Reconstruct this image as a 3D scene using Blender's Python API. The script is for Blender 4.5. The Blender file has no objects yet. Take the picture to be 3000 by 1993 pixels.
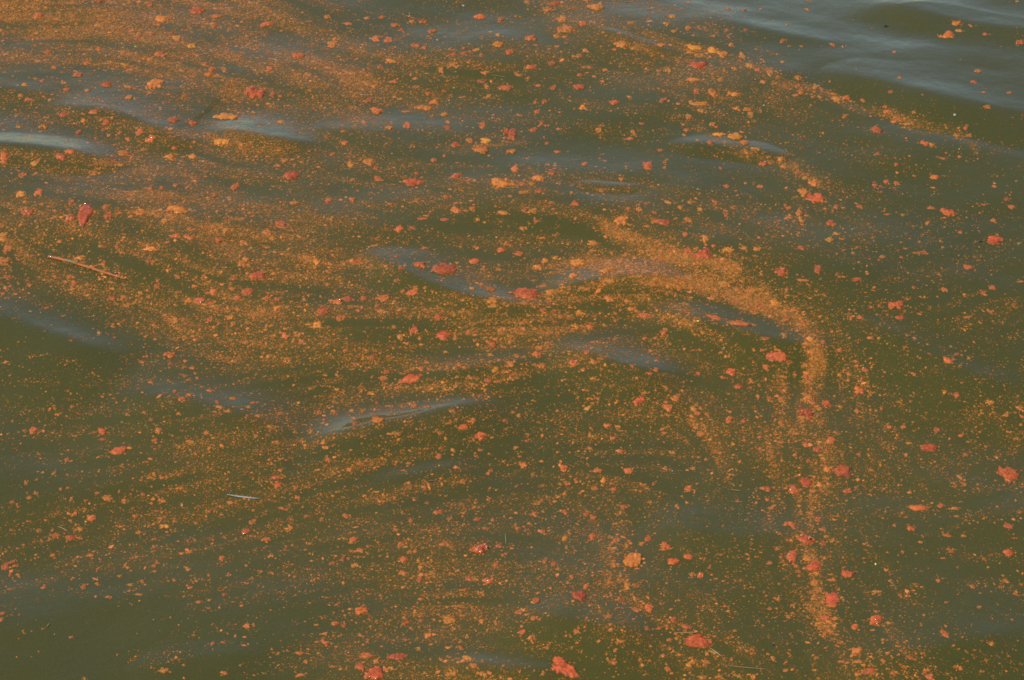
import bpy, math, random
import numpy as np
from mathutils import Vector

RNG = np.random.default_rng(7)
random.seed(7)
S = bpy.context.scene
COL = S.collection

# ------------------------------------------------------------------ camera
PW, PH = 3000.0, 1993.0                     # the photograph's frame
HFOV, PITCH, CAM_H = math.radians(22.0), math.radians(36.0), 3.4
cam_d = bpy.data.cameras.new('camera')
cam = bpy.data.objects.new('camera', cam_d)
COL.objects.link(cam)
cam.location = (0, 0, CAM_H)
cam.rotation_euler = (math.radians(90) - PITCH, 0, 0)
cam_d.sensor_fit = 'HORIZONTAL'
cam_d.angle = HFOV
cam_d.clip_start, cam_d.clip_end = 0.1, 5000
S.camera = cam
TANH = math.tan(HFOV / 2)
FWD = np.array([0, math.cos(PITCH), -math.sin(PITCH)])
UP = np.array([0, math.sin(PITCH), math.cos(PITCH)])

# ------------------------------------------------------------------ daylight
SUN_DIR = Vector((-0.50, -0.18, 0.85)).normalized()
w = bpy.data.worlds.new('World')
S.world = w
w.use_nodes = True
nt = w.node_tree
bg = nt.nodes['Background']
sky = nt.nodes.new('ShaderNodeTexSky')
sky.sky_type = 'NISHITA'
sky.sun_disc = False
sky.sun_elevation = math.asin(SUN_DIR.z)
sky.sun_rotation = math.atan2(SUN_DIR.x, SUN_DIR.y)
sky.air_density, sky.dust_density, sky.ozone_density = 1.15, 0.4, 1.0
nt.links.new(sky.outputs[0], bg.inputs[0])
bg.inputs[1].default_value = 0.14
sun_d = bpy.data.lights.new('sun', 'SUN')
sun_d.energy, sun_d.angle, sun_d.color = 2.7, math.radians(0.53), (1.0, 0.95, 0.87)
sun = bpy.data.objects.new('sun', sun_d)
COL.objects.link(sun)
sun.rotation_euler = SUN_DIR.to_track_quat('Z', 'Y').to_euler()
sun.location = (-3, 2, 6)
S.view_settings.view_transform = 'Standard'
S.view_settings.look = 'None'
S.view_settings.exposure = 0.47
S.view_settings.gamma = 1.0
S.view_settings.use_curve_mapping = False
S.cycles.use_denoising = False
S.cycles.max_bounces = 4
S.cycles.filter_width = 1.75
S.render.film_transparent = False

# ------------------------------------------------------------------ helpers
def ray(px, py):
    """photo pixel -> direction"""
    px, py = np.asarray(px, float), np.asarray(py, float)
    a = (px / PW * 2 - 1) * TANH
    b = (1 - py / PH * 2) * TANH * PH / PW
    return np.stack([a, FWD[1] + b * UP[1], FWD[2] + b * UP[2]], -1)

def plane(px, py, z=0.0):
    d = ray(px, py)
    t = (z - CAM_H) / d[..., 2]
    return d[..., 0] * t, d[..., 1] * t

def to_photo(x, y, z):
    """point -> photo pixel"""
    f = y * FWD[1] + (z - CAM_H) * FWD[2]
    u = y * UP[1] + (z - CAM_H) * UP[2]
    return (x / f / TANH + 1) * PW / 2, (1 - u / f / (TANH * PH / PW)) * PH / 2

def vnoise(x, y, seed):
    r = np.random.default_rng(seed).random((256, 256))
    xi, yi = np.floor(x).astype(int), np.floor(y).astype(int)
    fx, fy = x - xi, y - yi
    fx, fy = fx * fx * (3 - 2 * fx), fy * fy * (3 - 2 * fy)
    g = lambda i, j: r[(xi + i) % 256, (yi + j) % 256]
    return (g(0, 0) * (1 - fx) + g(1, 0) * fx) * (1 - fy) + (g(0, 1) * (1 - fx) + g(1, 1) * fx) * fy

def mesh_from(name, v, loops, starts, smooth=True):
    me = bpy.data.meshes.new(name)
    v = np.ascontiguousarray(v, dtype=np.float32)
    loops = np.ascontiguousarray(loops, dtype=np.int32)
    starts = np.ascontiguousarray(starts, dtype=np.int32)
    me.vertices.add(len(v)); me.vertices.foreach_set('co', v.ravel())
    me.loops.add(len(loops)); me.loops.foreach_set('vertex_index', loops)
    me.polygons.add(len(starts)); me.polygons.foreach_set('loop_start', starts)
    me.update(calc_edges=True)
    me.validate()
    me.polygons.foreach_set('use_smooth', np.full(len(me.polygons), smooth, dtype=bool))
    return me

def tris(name, v, f, smooth=True):
    f = np.asarray(f, int)
    return mesh_from(name, v, f.ravel(), np.arange(len(f)) * f.shape[1], smooth)

def paint(me, cols):
    a = me.color_attributes.new('tint', 'FLOAT_COLOR', 'POINT')
    c = np.ones((len(me.vertices), 4), np.float32)
    c[:, :3] = cols
    a.data.foreach_set('color', c.ravel())

def link(name, me, mat=None, parent=None):
    o = bpy.data.objects.new(name, me)
    COL.objects.link(o)
    if mat is not None and not me.materials:
        me.materials.append(mat)
    o.parent = parent
    return o

def tag(o, label, cat, group=None, kind=None):
    o['label'] = label
    o['category'] = cat
    if group: o['group'] = group
    if kind: o['kind'] = kind
    return o

# ------------------------------------------------------------------ materials
def new_mat(name):
    m = bpy.data.materials.new(name)
    m.use_nodes = True
    n = m.node_tree
    return m, n, n.nodes['Principled BSDF']

def noise(n, scale, detail=3, rough=0.55, vec=None):
    t = n.nodes.new('ShaderNodeTexNoise')
    t.inputs['Scale'].default_value = scale
    t.inputs['Detail'].default_value = detail
    t.inputs['Roughness'].default_value = rough
    if vec is not None: n.links.new(vec, t.inputs['Vector'])
    return t.outputs['Fac']

def ramp(n, fac, stops):
    r = n.nodes.new('ShaderNodeValToRGB')
    el = r.color_ramp.elements
    while len(el) < len(stops): el.new(0.5)
    for e, (p, c) in zip(el, stops):
        e.position, e.color = p, (*c, 1)
    n.links.new(fac, r.inputs[0])
    return r.outputs[0]

def mixc(n, fac, a, b, mode='MIX'):
    m = n.nodes.new('ShaderNodeMix')
    m.data_type, m.blend_type = 'RGBA', mode
    for s, v in ((m.inputs[0], fac), (m.inputs[6], a), (m.inputs[7], b)):
        if isinstance(v, (int, float)): s.default_value = v
        elif isinstance(v, tuple): s.default_value = (*v, 1)
        else: n.links.new(v, s)
    return m.outputs[2]

# turbid green water: the colour is that of the algae held in it
WATER, n, p = new_mat('turbid_water')
geo = n.nodes.new('ShaderNodeNewGeometry').outputs['Position']
murk = ramp(n, noise(n, 1.3, 3, 0.6, geo), [(0.30, (0.050, 0.0455, 0.007)), (0.55, (0.056, 0.049, 0.006)), (0.75, (0.062, 0.0515, 0.005))])
att = n.nodes.new('ShaderNodeAttribute'); att.attribute_name = 'tint'
fine = noise(n, 420, 2, 0.6, geo)
fine = ramp(n, fine, [(0.35, (0.82, 0.82, 0.82)), (0.7, (1.22, 1.2, 1.1))])
murk = mixc(n, 1.0, murk, fine, 'MULTIPLY')
murk = mixc(n, att.outputs['Fac'], murk, (0.21, 0.098, 0.014))     # fine algae dust suspended where the bloom is thick
n.links.new(murk, p.inputs['Base Color'])
p.inputs['Roughness'].default_value = 0.06
p.inputs['IOR'].default_value = 1.333
b = n.nodes.new('ShaderNodeBump')
b.inputs['Strength'].default_value = 0.5
b.inputs['Distance'].default_value = 0.004
n.links.new(noise(n, 16, 3, 0.5, geo), b.inputs['Height'])
n.links.new(b.outputs[0], p.inputs['Normal'])

def algae(name, rough, coat, grain, bump):
    m, n, p = new_mat(name)
    geo = n.nodes.new('ShaderNodeNewGeometry').outputs['Position']
    att = n.nodes.new('ShaderNodeAttribute'); att.attribute_name = 'tint'
    g = noise(n, grain, 3, 0.7, geo)
    c = mixc(n, 1.0, att.outputs['Color'], ramp(n, g, [(0.30, (0.55, 0.42, 0.36)), (0.5, (1, 1, 1)), (0.70, (1.28, 1.48, 1.35))]), 'MULTIPLY')
    n.links.new(c, p.inputs['Base Color'])
    p.inputs['Roughness'].default_value = rough
    p.inputs['IOR'].default_value = 1.333
    p.inputs['Coat Weight'].default_value = coat
    p.inputs['Coat IOR'].default_value = 1.33
    p.inputs['Coat Roughness'].default_value = 0.10
    if bump:
        b = n.nodes.new('ShaderNodeBump')
        b.inputs['Strength'].default_value = bump
        b.inputs['Distance'].default_value = 0.0025
        n.links.new(g, b.inputs['Height'])
        n.links.new(b.outputs[0], p.inputs['Normal'])
    return m

CLUMP = algae('wet_algae', 0.5, 0.10, 170, 1.0)
SPECK = algae('algae_specks', 0.17, 0.0, 500, 0.0)
BUBBLE, n, p = new_mat('wet_bubble')
p.inputs['Base Color'].default_value = (0.42, 0.12, 0.03, 1)
p.inputs['Roughness'].default_value = 0.13
p.inputs['IOR'].default_value = 1.45
p.inputs['Coat Weight'].default_value = 1.0
p.inputs['Coat Roughness'].default_value = 0.1

def plain(name, c, rough=0.5, scale=300):
    m, n, p = new_mat(name)
    geo = n.nodes.new('ShaderNodeTexCoord').outputs['Object']
    f = noise(n, scale, 3, 0.6, geo)
    n.links.new(ramp(n, f, [(0.3, tuple(x * 0.7 for x in c)), (0.7, tuple(min(1, x * 1.2) for x in c))]), p.inputs['Base Color'])
    p.inputs['Roughness'].default_value = rough
    return m

STRAW = plain('dry_straw', (0.30, 0.19, 0.065))
PALE = plain('bleached_fibre', (0.28, 0.28, 0.23), 0.6)
BROWN = plain('brown_twig', (0.24, 0.12, 0.07))
DARK = plain('dark_insect', (0.018, 0.012, 0.02), 0.35)
GREEN = plain('green_leaf', (0.24, 0.36, 0.05))
WHITE = plain('white_fleck', (0.30, 0.28, 0.24), 0.6)
YELLOW = plain('yellow_fleck', (0.75, 0.55, 0.12), 0.4)

# ------------------------------------------------------------------ the water surface
X0, X1, Y0, Y1, STEP = -1.95, 1.95, 3.1, 7.0, 0.0062
gx, gy = np.arange(X0, X1 + 1e-6, STEP), np.arange(Y0, Y1 + 1e-6, STEP)

def f2p(pts):                               # 2360-wide view -> photo pixels
    return [(x * 3000 / 2360, y * 3000 / 2360) for x, y in pts]

# wave crests: (points in the 2360 view, slope of the far face, its reach in m, near reach in m)
CRESTS = [
    ([(-160, 325), (0, 337), (70, 341), (150, 352), (215, 368), (265, 382), (320, 388), (350, 390)], .34, .085, .06),
    ([(90, 238), (180, 246), (250, 251), (305, 268), (350, 292), (400, 318), (470, 330), (520, 336)], .38, .075, .05),
    ([(470, 296), (540, 303), (610, 317), (690, 328), (760, 334)], .36, .060, .05),
    ([(-100, 188), (0, 198), (90, 213), (190, 240)], .20, .06, .06),
    ([(-140, 690), (-30, 716), (70, 752), (140, 776), (220, 795), (320, 808)], .14, .08, .10),
    ([(800, 570), (860, 592), (915, 622), (985, 655), (1060, 678), (1150, 695), (1250, 706), (1340, 700)], .40, .078, .04),
    ([(1180, 690), (1280, 668), (1350, 652), (1420, 642), (1490, 640), (1560, 648), (1620, 662)], .40, .066, .04),
    ([(1480, 700), (1560, 724), (1640, 745), (1720, 765), (1800, 782), (1880, 790), (1960, 800)], .40, .055, .04),
    ([(1260, 795), (1320, 808), (1370, 822), (1420, 838), (1490, 850), (1580, 854)], .30, .06, .05),
    ([(930, 868), (1000, 856), (1080, 845), (1160, 834), (1270, 818)], .20, .045, .05),
    ([(700, 1005), (770, 990), (850, 973), (920, 960), (1000, 944), (1080, 928), (1150, 915)], .29, .048, .06),
    ([(1300, 45), (1350, 58), (1410, 78), (1470, 102), (1540, 125), (1640, 135)], .30, .06, .05),
    ([(1620, 30), (1700, 54), (1770, 72), (1860, 92), (1960, 100)], .20, .06, .06),
    ([(1180, 124), (1250, 128), (1320, 134), (1400, 134)], .27, .04, .05),
    ([(1850, 160), (2700, 335)], .13, .22, .12),
    ([(2000, -10), (2100, 10), (2200, 38), (2290, 54), (2400, 66), (2560, 80)], .17, .12, .08),
    ([(1480, 332), (1570, 336), (1650, 338), (1730, 352), (1810, 366), (1900, 374)], .24, .085, .05),
    ([(1780, 362), (1880, 358), (1980, 350), (2080, 348)], .18, .05, .05),
    ([(1260, 420), (1320, 428), (1380, 436), (1460, 440), (1560, 434)], .27, .05, .06),
    ([(1880, 700), (1980, 735), (2080, 780), (2180, 830), (2280, 868), (2420, 900)], .17, .08, .10),
    ([(1930, 462), (2030, 488), (2120, 512), (2220, 530)], .18, .07, .08),
    ([(980, 1532), (1060, 1534), (1160, 1540), (1260, 1545), (1360, 1548)], .28, .06, .05),
    ([(1180, 1395), (1270, 1420), (1350, 1440), (1450, 1455), (1540, 1462)], .20, .10, .08),
    ([(200, 1560), (300, 1545), (420, 1525), (560, 1505), (700, 1490)], .11, .10, .16),
    ([(820, 1100), (920, 1085), (1020, 1062), (1120, 1045)], .07, .05, .06),
    ([(820, 470), (900, 482), (990, 494), (1100, 500)], .20, .05, .06),
    ([(460, 566), (540, 572), (620, 590), (700, 606)], .24, .045, .06),
    ([(700, 290), (780, 298), (870, 305), (960, 300)], .18, .05, .06),
    ([(1880, 1560), (2000, 1530), (2120, 1500), (2250, 1470), (2380, 1450)], .14, .12, .10),
    ([(1500, 1200), (1620, 1222), (1750, 1235), (1850, 1232)], .09, .09, .10),
    ([(250, 880), (360, 900), (470, 925), (600, 960), (690, 985)], .08, .10, .10),
    ([(1000, 130), (1120, 140), (1240, 150)], .17, .07, .06),
]

def water_height(x, y):
    h = np.zeros_like(x)
    r = np.random.default_rng(21)
    for i in range(22):                                     # the small chop everywhere
        lam = 0.11 * (1.19 ** i) * (0.85 + 0.3 * r.random())
        a = math.radians(90 - 14 + r.normal(0, 26))
        k = 2 * math.pi / lam
        slope = 0.013 if lam < 0.35 else 0.029 if lam < 2 else 0.016
        ph = k * (x * math.cos(a) + y * math.sin(a)) + r.random() * 6.28 + 0.5 * np.sin(x * 1.9 + i) + 0.4 * np.sin(y * 2.7 - x + i * 2)
        h += slope / k * np.sin(ph)
    crest = np.zeros_like(x)
    for pts, slope, reach, near in CRESTS:
        q = np.array(f2p(pts))
        q = np.concatenate([[q[0] - 0.14 * (q[-1] - q[0])], q, [q[-1] + 0.14 * (q[-1] - q[0])]])
        for _ in range(2):
            q = np.concatenate([q[:1], np.stack([q[:-1] * .75 + q[1:] * .25, q[:-1] * .25 + q[1:] * .75], 1).reshape(-1, 2), q[-1:]])
        px, py = plane(q[:, 0], q[:, 1])
        dep = math.atan2(CAM_H, float(py.mean()))
        A = math.tan(dep / 2 - math.radians(3.4)) * min(1.0, (slope / 0.36)) ** 0.8
        wide = 1.55 if slope >= 0.36 else 1.3
        s0 = np.concatenate([[0], np.cumsum(np.hypot(np.diff(px), np.diff(py)))]); s0 /= s0[-1]
        a0 = np.clip(np.minimum(s0, 1 - s0) / 0.40, 0, 1)
        px, py = plane(q[:, 0], q[:, 1], A * reach * wide * 1.15 * 0.9 * a0 * a0 * (3 - 2 * a0))     # the crest stands above the mean level
        seg = np.hypot(np.diff(px), np.diff(py))
        cum = np.concatenate([[0], np.cumsum(seg)])
        box = (x > px.min() - 0.5) & (x < px.max() + 0.5) & (y > py.min() - 0.6) & (y < py.max() + 0.7)
        xx, yy = x[box], y[box]
        best = np.full(xx.shape, 1e9); sd = np.zeros_like(xx); tt = np.zeros_like(xx)
        for j in range(len(seg)):
            dx, dy = (px[j + 1] - px[j]) / seg[j], (py[j + 1] - py[j]) / seg[j]
            rx, ry = xx - px[j], yy - py[j]
            t0 = rx * dx + ry * dy
            t = np.clip(t0, 0, seg[j])
            ex, ey = rx - t * dx, ry - t * dy
            d = np.hypot(ex, ey)
            m = d < best
            best[m] = d[m]
            sd[m] = (np.sign(-rx * dy + ry * dx) * d)[m]
            tt[m] = (cum[j] + t)[m]
        s = tt / cum[-1]
        amp = np.clip(np.minimum(s, 1 - s) / 0.40, 0, 1)
        amp = amp * amp * (3 - 2 * amp)
        wob = 1 + 0.35 * (vnoise(xx * 5 + 31, yy * 5, 5) - 0.5)
        L = reach * wob * wide
        soft = 0.0055
        up = np.logaddexp(0, sd / soft) * soft               # smooth max(0, d)
        dn = np.logaddexp(0, -sd / soft) * soft
        one = amp * A * L * 1.15 * (1 - np.tanh(up / (L * 1.15))) * np.exp(-(dn / (near + 0.022)) ** 1.5 * 0.8)
        crest[box] += np.maximum(one, 0) ** 3
    crest = np.cbrt(crest)
    return h * (1 - 0.62 * np.clip(crest / 0.012, 0, 1)) + crest

MX, MY = np.meshgrid(gx, gy)
HZ = water_height(MX, MY)
edge = np.minimum.reduce([MX - X0, X1 - MX, MY - Y0, Y1 - MY])
HZ *= np.clip(edge / 0.25, 0, 1) ** 0.7

def hz(x, y):
    u = np.clip((x - X0) / STEP, 0, len(gx) - 1.001)
    v = np.clip((y - Y0) / STEP, 0, len(gy) - 1.001)
    i, j = u.astype(int), v.astype(int)
    fu, fv = u - i, v - j
    inside = (x > X0) & (x < X1) & (y > Y0) & (y < Y1)
    z = (HZ[j, i] * (1 - fu) + HZ[j, i + 1] * fu) * (1 - fv) + (HZ[j + 1, i] * (1 - fu) + HZ[j + 1, i + 1] * fu) * fv
    return np.where(inside, z, 0.0)

def on_water(px, py):
    """photo pixel -> point on the wavy surface"""
    px, py = np.atleast_1d(np.asarray(px, float)), np.atleast_1d(np.asarray(py, float))
    z = np.zeros_like(px)
    for _ in range(6):
        x, y = plane(px, py, z)
        z = 0.3 * z + 0.7 * hz(x, y)
    x, y = plane(px, py, z)
    return x, y, hz(x, y)

# ------------------------------------------------------------------ how thick the bloom lies (125-pixel cells, 0 to 9)
GRID = np.array([
    [9.5, 9, 9, 8.5, 7.5, 7, 5.5, 4, 3.6, 3, 2.8, 3, 5.2, 5.4, 4.6, 3.4, 3.6, 2, 1, 1, .6, .5, .5, 1],
    [4, 5, 6, 7.5, 7.5, 7.5, 7, 6, 5.2, 4.8, 4.2, 4, 4, 4.2, 5, 5, 5.6, 4.4, 2, 1, .6, .5, .5, .6],
    [4, 4, 4.5, 5, 5, 5.5, 5.5, 5.5, 5, 5, 4, 3, 3, 3, 3, 3, 4, 4, 4, 3, 2, 1.5, 1, .6],
    [4, 5, 4, 6, 5.5, 5.5, 5, 4, 4.5, 3, 4, 4, 3, 2, 2, 2, 2, 2.5, 3, 2, 2.5, 2, 2, 2],
    [4.5, 5, 6, 6.5, 5.5, 5, 4, 4, 4, 4, 5, 5, 5, 4, 4, 4, 2, 3, 3.5, 3, 2.5, 2, 2, 1.6],
    [6, 4, 5, 6, 6, 6, 6, 5, 4, 3, 3, 4, 4, 4, 5, 5, 5, 3, 4, 4, 2.5, 2, 2, 2],
    [5, 4.5, 5.5, 5.5, 5.5, 6, 7, 7, 5, 3, 4, 4, 5, 5, 5, 5, 4.5, 4, 2, 2.5, 2, 2.5, 3, 2.5],
    [2, 2, 2.5, 4.5, 6, 5.5, 5, 5, 5, 5, 5.5, 6, 6, 6, 6, 5, 4, 4, 4, 3, 2.5, 2.5, 2.5, 3],
    [2, 2.5, 2, 3, 4, 4.5, 5, 5, 5, 5, 5, 4.5, 5, 4.5, 4, 3.5, 3.5, 3, 3, 3, 2.5, 2.5, 2, 2],
    [2.5, 2.5, 2.5, 3, 4, 4, 4, 4, 4, 4, 3, 3, 2, 3, 4, 4, 4, 4, 3.5, 3.5, 3, 2.5, 2.5, 3],
    [2.5, 3, 3, 3.5, 4, 4, 4, 4.5, 4.5, 4, 4, 3.5, 3, 3.5, 3.5, 4, 4, 4, 4, 4, 3.3, 3, 2.5, 3],
    [2, 2.5, 3, 4, 4, 4, 4, 4.5, 4.5, 4.5, 4, 3.5, 3.5, 4, 4, 3, 3, 2.5, 3.5, 3.5, 3, 3.5, 3.5, 3],
    [2.5, 3.5, 3.5, 3.5, 4, 4, 4, 4, 4.5, 5, 5, 4.5, 4.5, 4, 4.5, 4.5, 2.5, 2, 3.5, 4, 3, 3.5, 3, 2.5],
    [3.5, 3.5, 3.5, 4, 4, 4, 3.5, 3.5, 4, 4.5, 4.5, 4.5, 4, 3.5, 5, 4.5, 3, 3, 4, 4, 3, 3, 2.5, 2.5],
    [1.5, 1, .6, .6, 1.5, 2.5, 1.6, 3, 4, 4.5, 5, 4.5, 3, 3, 4, 4, 4, 2.5, 3, 4, 3.5, 3, 2, 2.5],
    [.5, .3, .8, 2.5, 1.6, 1.2, 2, 4, 4, 3.5, 5, 5, 3, 2.5, 2.5, 3.5, 5, 4, 3, 4, 4, 3.5, 2, 2]], float)
ANGLES = np.array([[10, 12, 18, 6, 5, 18, 20, 12], [8, 10, 10, 5, 5, 10, 25, -18], [15, 15, 8, 12, 0, 20, 15, -24],
                   [5, -10, -15, -15, -8, -25, 70, -20], [-15, -15, -15, -5, 10, 20, 75, -10], [-14, -10, -8, 0, 12, 35, 68, 14]], float)
# the streams of specks: (points in the 2360 view, half width, strength)
BANDS = [
    ([(-60, 70), (30, 62), (110, 50)], 32, 7), ([(-60, 10), (120, 5), (260, 22), (440, 60), (580, 100), (700, 140), (830, 190)], 40, 5.0),
    ([(560, 15), (680, 60), (790, 105), (900, 135), (1060, 150)], 12, 2.5),
    ([(1560, 100), (1640, 120), (1720, 148), (1800, 190), (1880, 215), (1960, 245), (2060, 270), (2150, 300), (2230, 325)], 17, 4.8),
    ([(1560, 250), (1610, 285), (1660, 312), (1710, 335), (1760, 358), (1820, 390), (1880, 430)], 10, 4.5),
    ([(1400, 515), (1440, 550), (1490, 580), (1560, 590), (1620, 595), (1690, 618)], 30, 10.5),
    ([(1100, 665), (1200, 688), (1300, 680)], 24, 6.0),
    ([(1260, 660), (1320, 625), (1400, 618), (1480, 628), (1540, 634), (1600, 650), (1680, 672), (1750, 700), (1820, 738), (1862, 775), (1884, 815), (1882, 850)], 25, 9.5),
    ([(1850, 770), (1882, 815), (1880, 850), (1864, 900), (1852, 940), (1855, 980)], 22, 9.5),
    ([(1850, 950), (1868, 1005), (1898, 1055), (1886, 1105), (1858, 1150), (1868, 1200), (1848, 1250), (1876, 1310), (1868, 1345), (1885, 1390), (1895, 1440)], 31, 5.8),
    ([(1890, 1420), (1930, 1450), (1970, 1500), (1990, 1560)], 18, 3.5),
    ([(1790, 880), (1795, 960), (1800, 1060), (1812, 1140), (1790, 1180), (1770, 1220)], 24, 3.4),
    ([(1230, 715), (1340, 725), (1440, 715), (1540, 700), (1580, 720)], 30, 7.3), ([(1080, 770), (1200, 765), (1330, 745)], 26, 4.6),
    ([(390, 640), (450, 668), (540, 690), (640, 700)], 26, 4.5), ([(390, 740), (410, 770), (470, 790)], 16, 4.5),
    ([(310, 490), (400, 490), (450, 515), (550, 525)], 14, 6.5), ([(330, 390), (390, 378), (450, 400)], 22, 5),
    ([(-40, 545), (20, 560), (60, 605), (130, 650), (220, 680)], 20, 5),
    ([(680, 600), (740, 610), (830, 610)], 18, 5),
    ([(1060, 410), (1180, 415), (1290, 430)], 18, 5), ([(1030, 335), (1110, 340), (1190, 325)], 12, 4.5),
    ([(880, 880), (960, 880), (1090, 880), (1200, 866), (1290, 850), (1380, 826)], 17, 4.5),
    ([(1430, 1240), (1440, 1290), (1430, 1350), (1455, 1400), (1520, 1445), (1600, 1480)], 30, 4.0),
    ([(1560, 1480), (1610, 1510), (1650, 1560)], 22, 3.6), ([(840, 1540), (900, 1560), (1040, 1555)], 25, 2),
    ([(1680, 1470), (1740, 1510), (1800, 1550)], 8, 4), ([(1990, 870), (1985, 930), (1970, 980)], 10, 3),
    ([(1660, 815), (1690, 850), (1670, 875)], 12, 4.5), ([(2120, 1100), (2150, 1160), (2100, 1180)], 24, 2.6),
    ([(1500, 80), (1580, 110), (1640, 130)], 16, 3.5), ([(1250, 55), (1320, 75), (1400, 100)], 20, 2.5),
    ([(1830, 480), (1850, 520), (1900, 540)], 22, 3.2), ([(1660, 1080), (1640, 990), (1600, 940)], 26, 2.6),
]
CELL = 8
mx = np.arange(-420, 3420, CELL) + CELL / 2
my = np.arange(-330, 2330, CELL) + CELL / 2
DX, DY = np.meshgrid(mx, my)

def lookup(g, px, py):
    u = np.clip(px / PW * g.shape[1] - 0.5, 0, g.shape[1] - 1.001)
    v = np.clip(py / PH * g.shape[0] - 0.5, 0, g.shape[0] - 1.001)
    i, j = u.astype(int), v.astype(int)
    a, c = u - i, v - j
    return (g[j, i] * (1 - a) + g[j, i + 1] * a) * (1 - c) + (g[j + 1, i] * (1 - a) + g[j + 1, i + 1] * a) * c

lev = lookup(GRID, DX + 90 * (vnoise(DX / 110, DY / 60, 1) - .5), DY + 70 * (vnoise(DX / 110, DY / 60, 2) - .5)) * 0.82
wx = DX + 44 * (vnoise(DX / 70, DY / 55, 3) - .5) + 26 * (vnoise(DX / 24, DY / 20, 13) - .5)
wy = DY + 40 * (vnoise(DX / 70, DY / 55, 4) - .5) + 26 * (vnoise(DX / 24, DY / 20, 14) - .5)
band = np.zeros_like(lev)
ang0 = np.radians(lookup(ANGLES, DX, DY))
FX, FY = np.cos(2 * ang0) * 0.35, np.sin(2 * ang0) * 0.35      # flow as a doubled angle, so that opposite ways agree
for pts, hw, st in BANDS:
    q = np.array(f2p(pts)); hw = hw * 3000 / 2360
    for _ in range(3):                                         # round the corners off
        q = np.concatenate([q[:1], np.stack([q[:-1] * .75 + q[1:] * .25, q[:-1] * .25 + q[1:] * .75], 1).reshape(-1, 2), q[-1:]])
    d = np.full(lev.shape, 1e9); d0 = d.copy(); ta = np.zeros_like(lev)
    for a, c in zip(q[:-1], q[1:]):
        e = c - a
        if e @ e < 1e-6: continue
        t = np.clip(((wx - a[0]) * e[0] + (wy - a[1]) * e[1]) / (e @ e), 0, 1)
        d = np.minimum(d, np.hypot(wx - a[0] - t * e[0], wy - a[1] - t * e[1]))
        t = np.clip(((DX - a[0]) * e[0] + (DY - a[1]) * e[1]) / (e @ e), 0, 1)
        dd = np.hypot(DX - a[0] - t * e[0], DY - a[1] - t * e[1])
        m = dd < d0
        d0[m] = dd[m]; ta[m] = math.atan2(e[1], e[0])
    band = np.maximum(band, st * np.exp(-(d / hw) ** 2.0))
    wgt = np.exp(-(d0 / (hw * 3.2)) ** 2)
    FX += wgt * np.cos(2 * ta); FY += wgt * np.sin(2 * ta)
FLOW = 0.5 * np.arctan2(FY, FX)
# specks drawn out along the flow: noise smeared along its lines
streak = np.zeros_like(lev)
lic0 = vnoise(DX / 8, DY / 8, 61) + 0.6 * vnoise(DX / 26, DY / 22, 62)
lx_, ly_ = len(mx), len(my)
for sgn in (-1, 1):
    qx, qy = np.meshgrid(np.arange(lx_, dtype=float), np.arange(ly_, dtype=float))
    pc, ps = np.cos(FLOW) * sgn, np.sin(FLOW) * sgn
    for _ in range(18):
        ii, jj = np.clip(np.rint(qx), 0, lx_ - 1).astype(int), np.clip(np.rint(qy), 0, ly_ - 1).astype(int)
        streak += lic0[jj, ii]
        a_ = FLOW[jj, ii]
        nc, ns_ = np.cos(a_), np.sin(a_)
        flip = np.sign(nc * pc + ns_ * ps); flip[flip == 0] = 1
        pc, ps = nc * flip, ns_ * flip
        qx += pc; qy += ps
streak = (streak - streak.mean()) / streak.std()
base_lev, lev = lev, np.sqrt(lev ** 2 + band ** 2)
low = 1 - 0.16 * np.clip((DY - 1250) / 300, 0, 1)
patchy = vnoise(DX / 75, DY / 34, 6) * 0.6 + vnoise(DX / 30, DY / 16, 8) * 0.4
comb = np.clip(1 + 0.62 * streak, 0.12, 2.8)
cover = np.clip((0.60 * (base_lev * low / 9) ** 2 + 1.05 * (band / 9) ** 2) * np.clip(0.35 + 1.5 * (patchy - 0.18), 0.25, 1.6) * comb, 0, 0.95)
film = np.clip((np.clip(np.minimum(lev, 7.4) * np.sqrt(low) - 0.6, 0, 9) / 9.0) ** 1.65 * np.clip(1 + 2.4 * (patchy - 0.5), 0.2, 2.2) * np.clip(1 + 0.85 * streak, 0.04, 3.6), 0, 1.2)
dust = np.clip((lev - 1.6) / 8.0, 0, 1.0) * np.clip(0.75 + 0.30 * streak, 0.25, 1.5)

# ------------------------------------------------------------------ water mesh: fine here, growing cells out to the horizon
def grade(a, b, start, far):
    out, x, st = [], start, STEP * 3
    while x < far:
        st *= 1.28; x += st; out.append(x)
    return np.array(out)
ext = grade(0, 0, 0, 1500)
ax = np.concatenate([(X0 - ext)[::-1], gx, X1 + ext])
ay = np.concatenate([(Y0 - ext)[::-1], gy, Y1 + ext])
AX, AY = np.meshgrid(ax, ay)
AZ = hz(AX, AY)
nx, ny = len(ax), len(ay)
idx = np.arange(nx * ny).reshape(ny, nx)
quads = np.stack([idx[:-1, :-1], idx[:-1, 1:], idx[1:, 1:], idx[1:, :-1]], -1).reshape(-1, 4)
wm = tris('water', np.stack([AX, AY, AZ], -1).reshape(-1, 3), quads)
fpx, fpy = to_photo(AX, np.maximum(AY, 1.0), AZ)
ui = np.clip(((fpx + 420) / CELL), 0, len(mx) - 1).astype(int)
vi = np.clip(((fpy + 330) / CELL), 0, len(my) - 1).astype(int)
near = (AX > X0) & (AX < X1) & (AY > Y0) & (AY < Y1)
dv = np.where(near, dust[vi, ui], 0.1)
for _ in range(3):
    dv[1:-1, 1:-1] = (dv[:-2, 1:-1] + dv[2:, 1:-1] + dv[1:-1, :-2] + dv[1:-1, 2:] + 2 * dv[1:-1, 1:-1]) / 6
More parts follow.
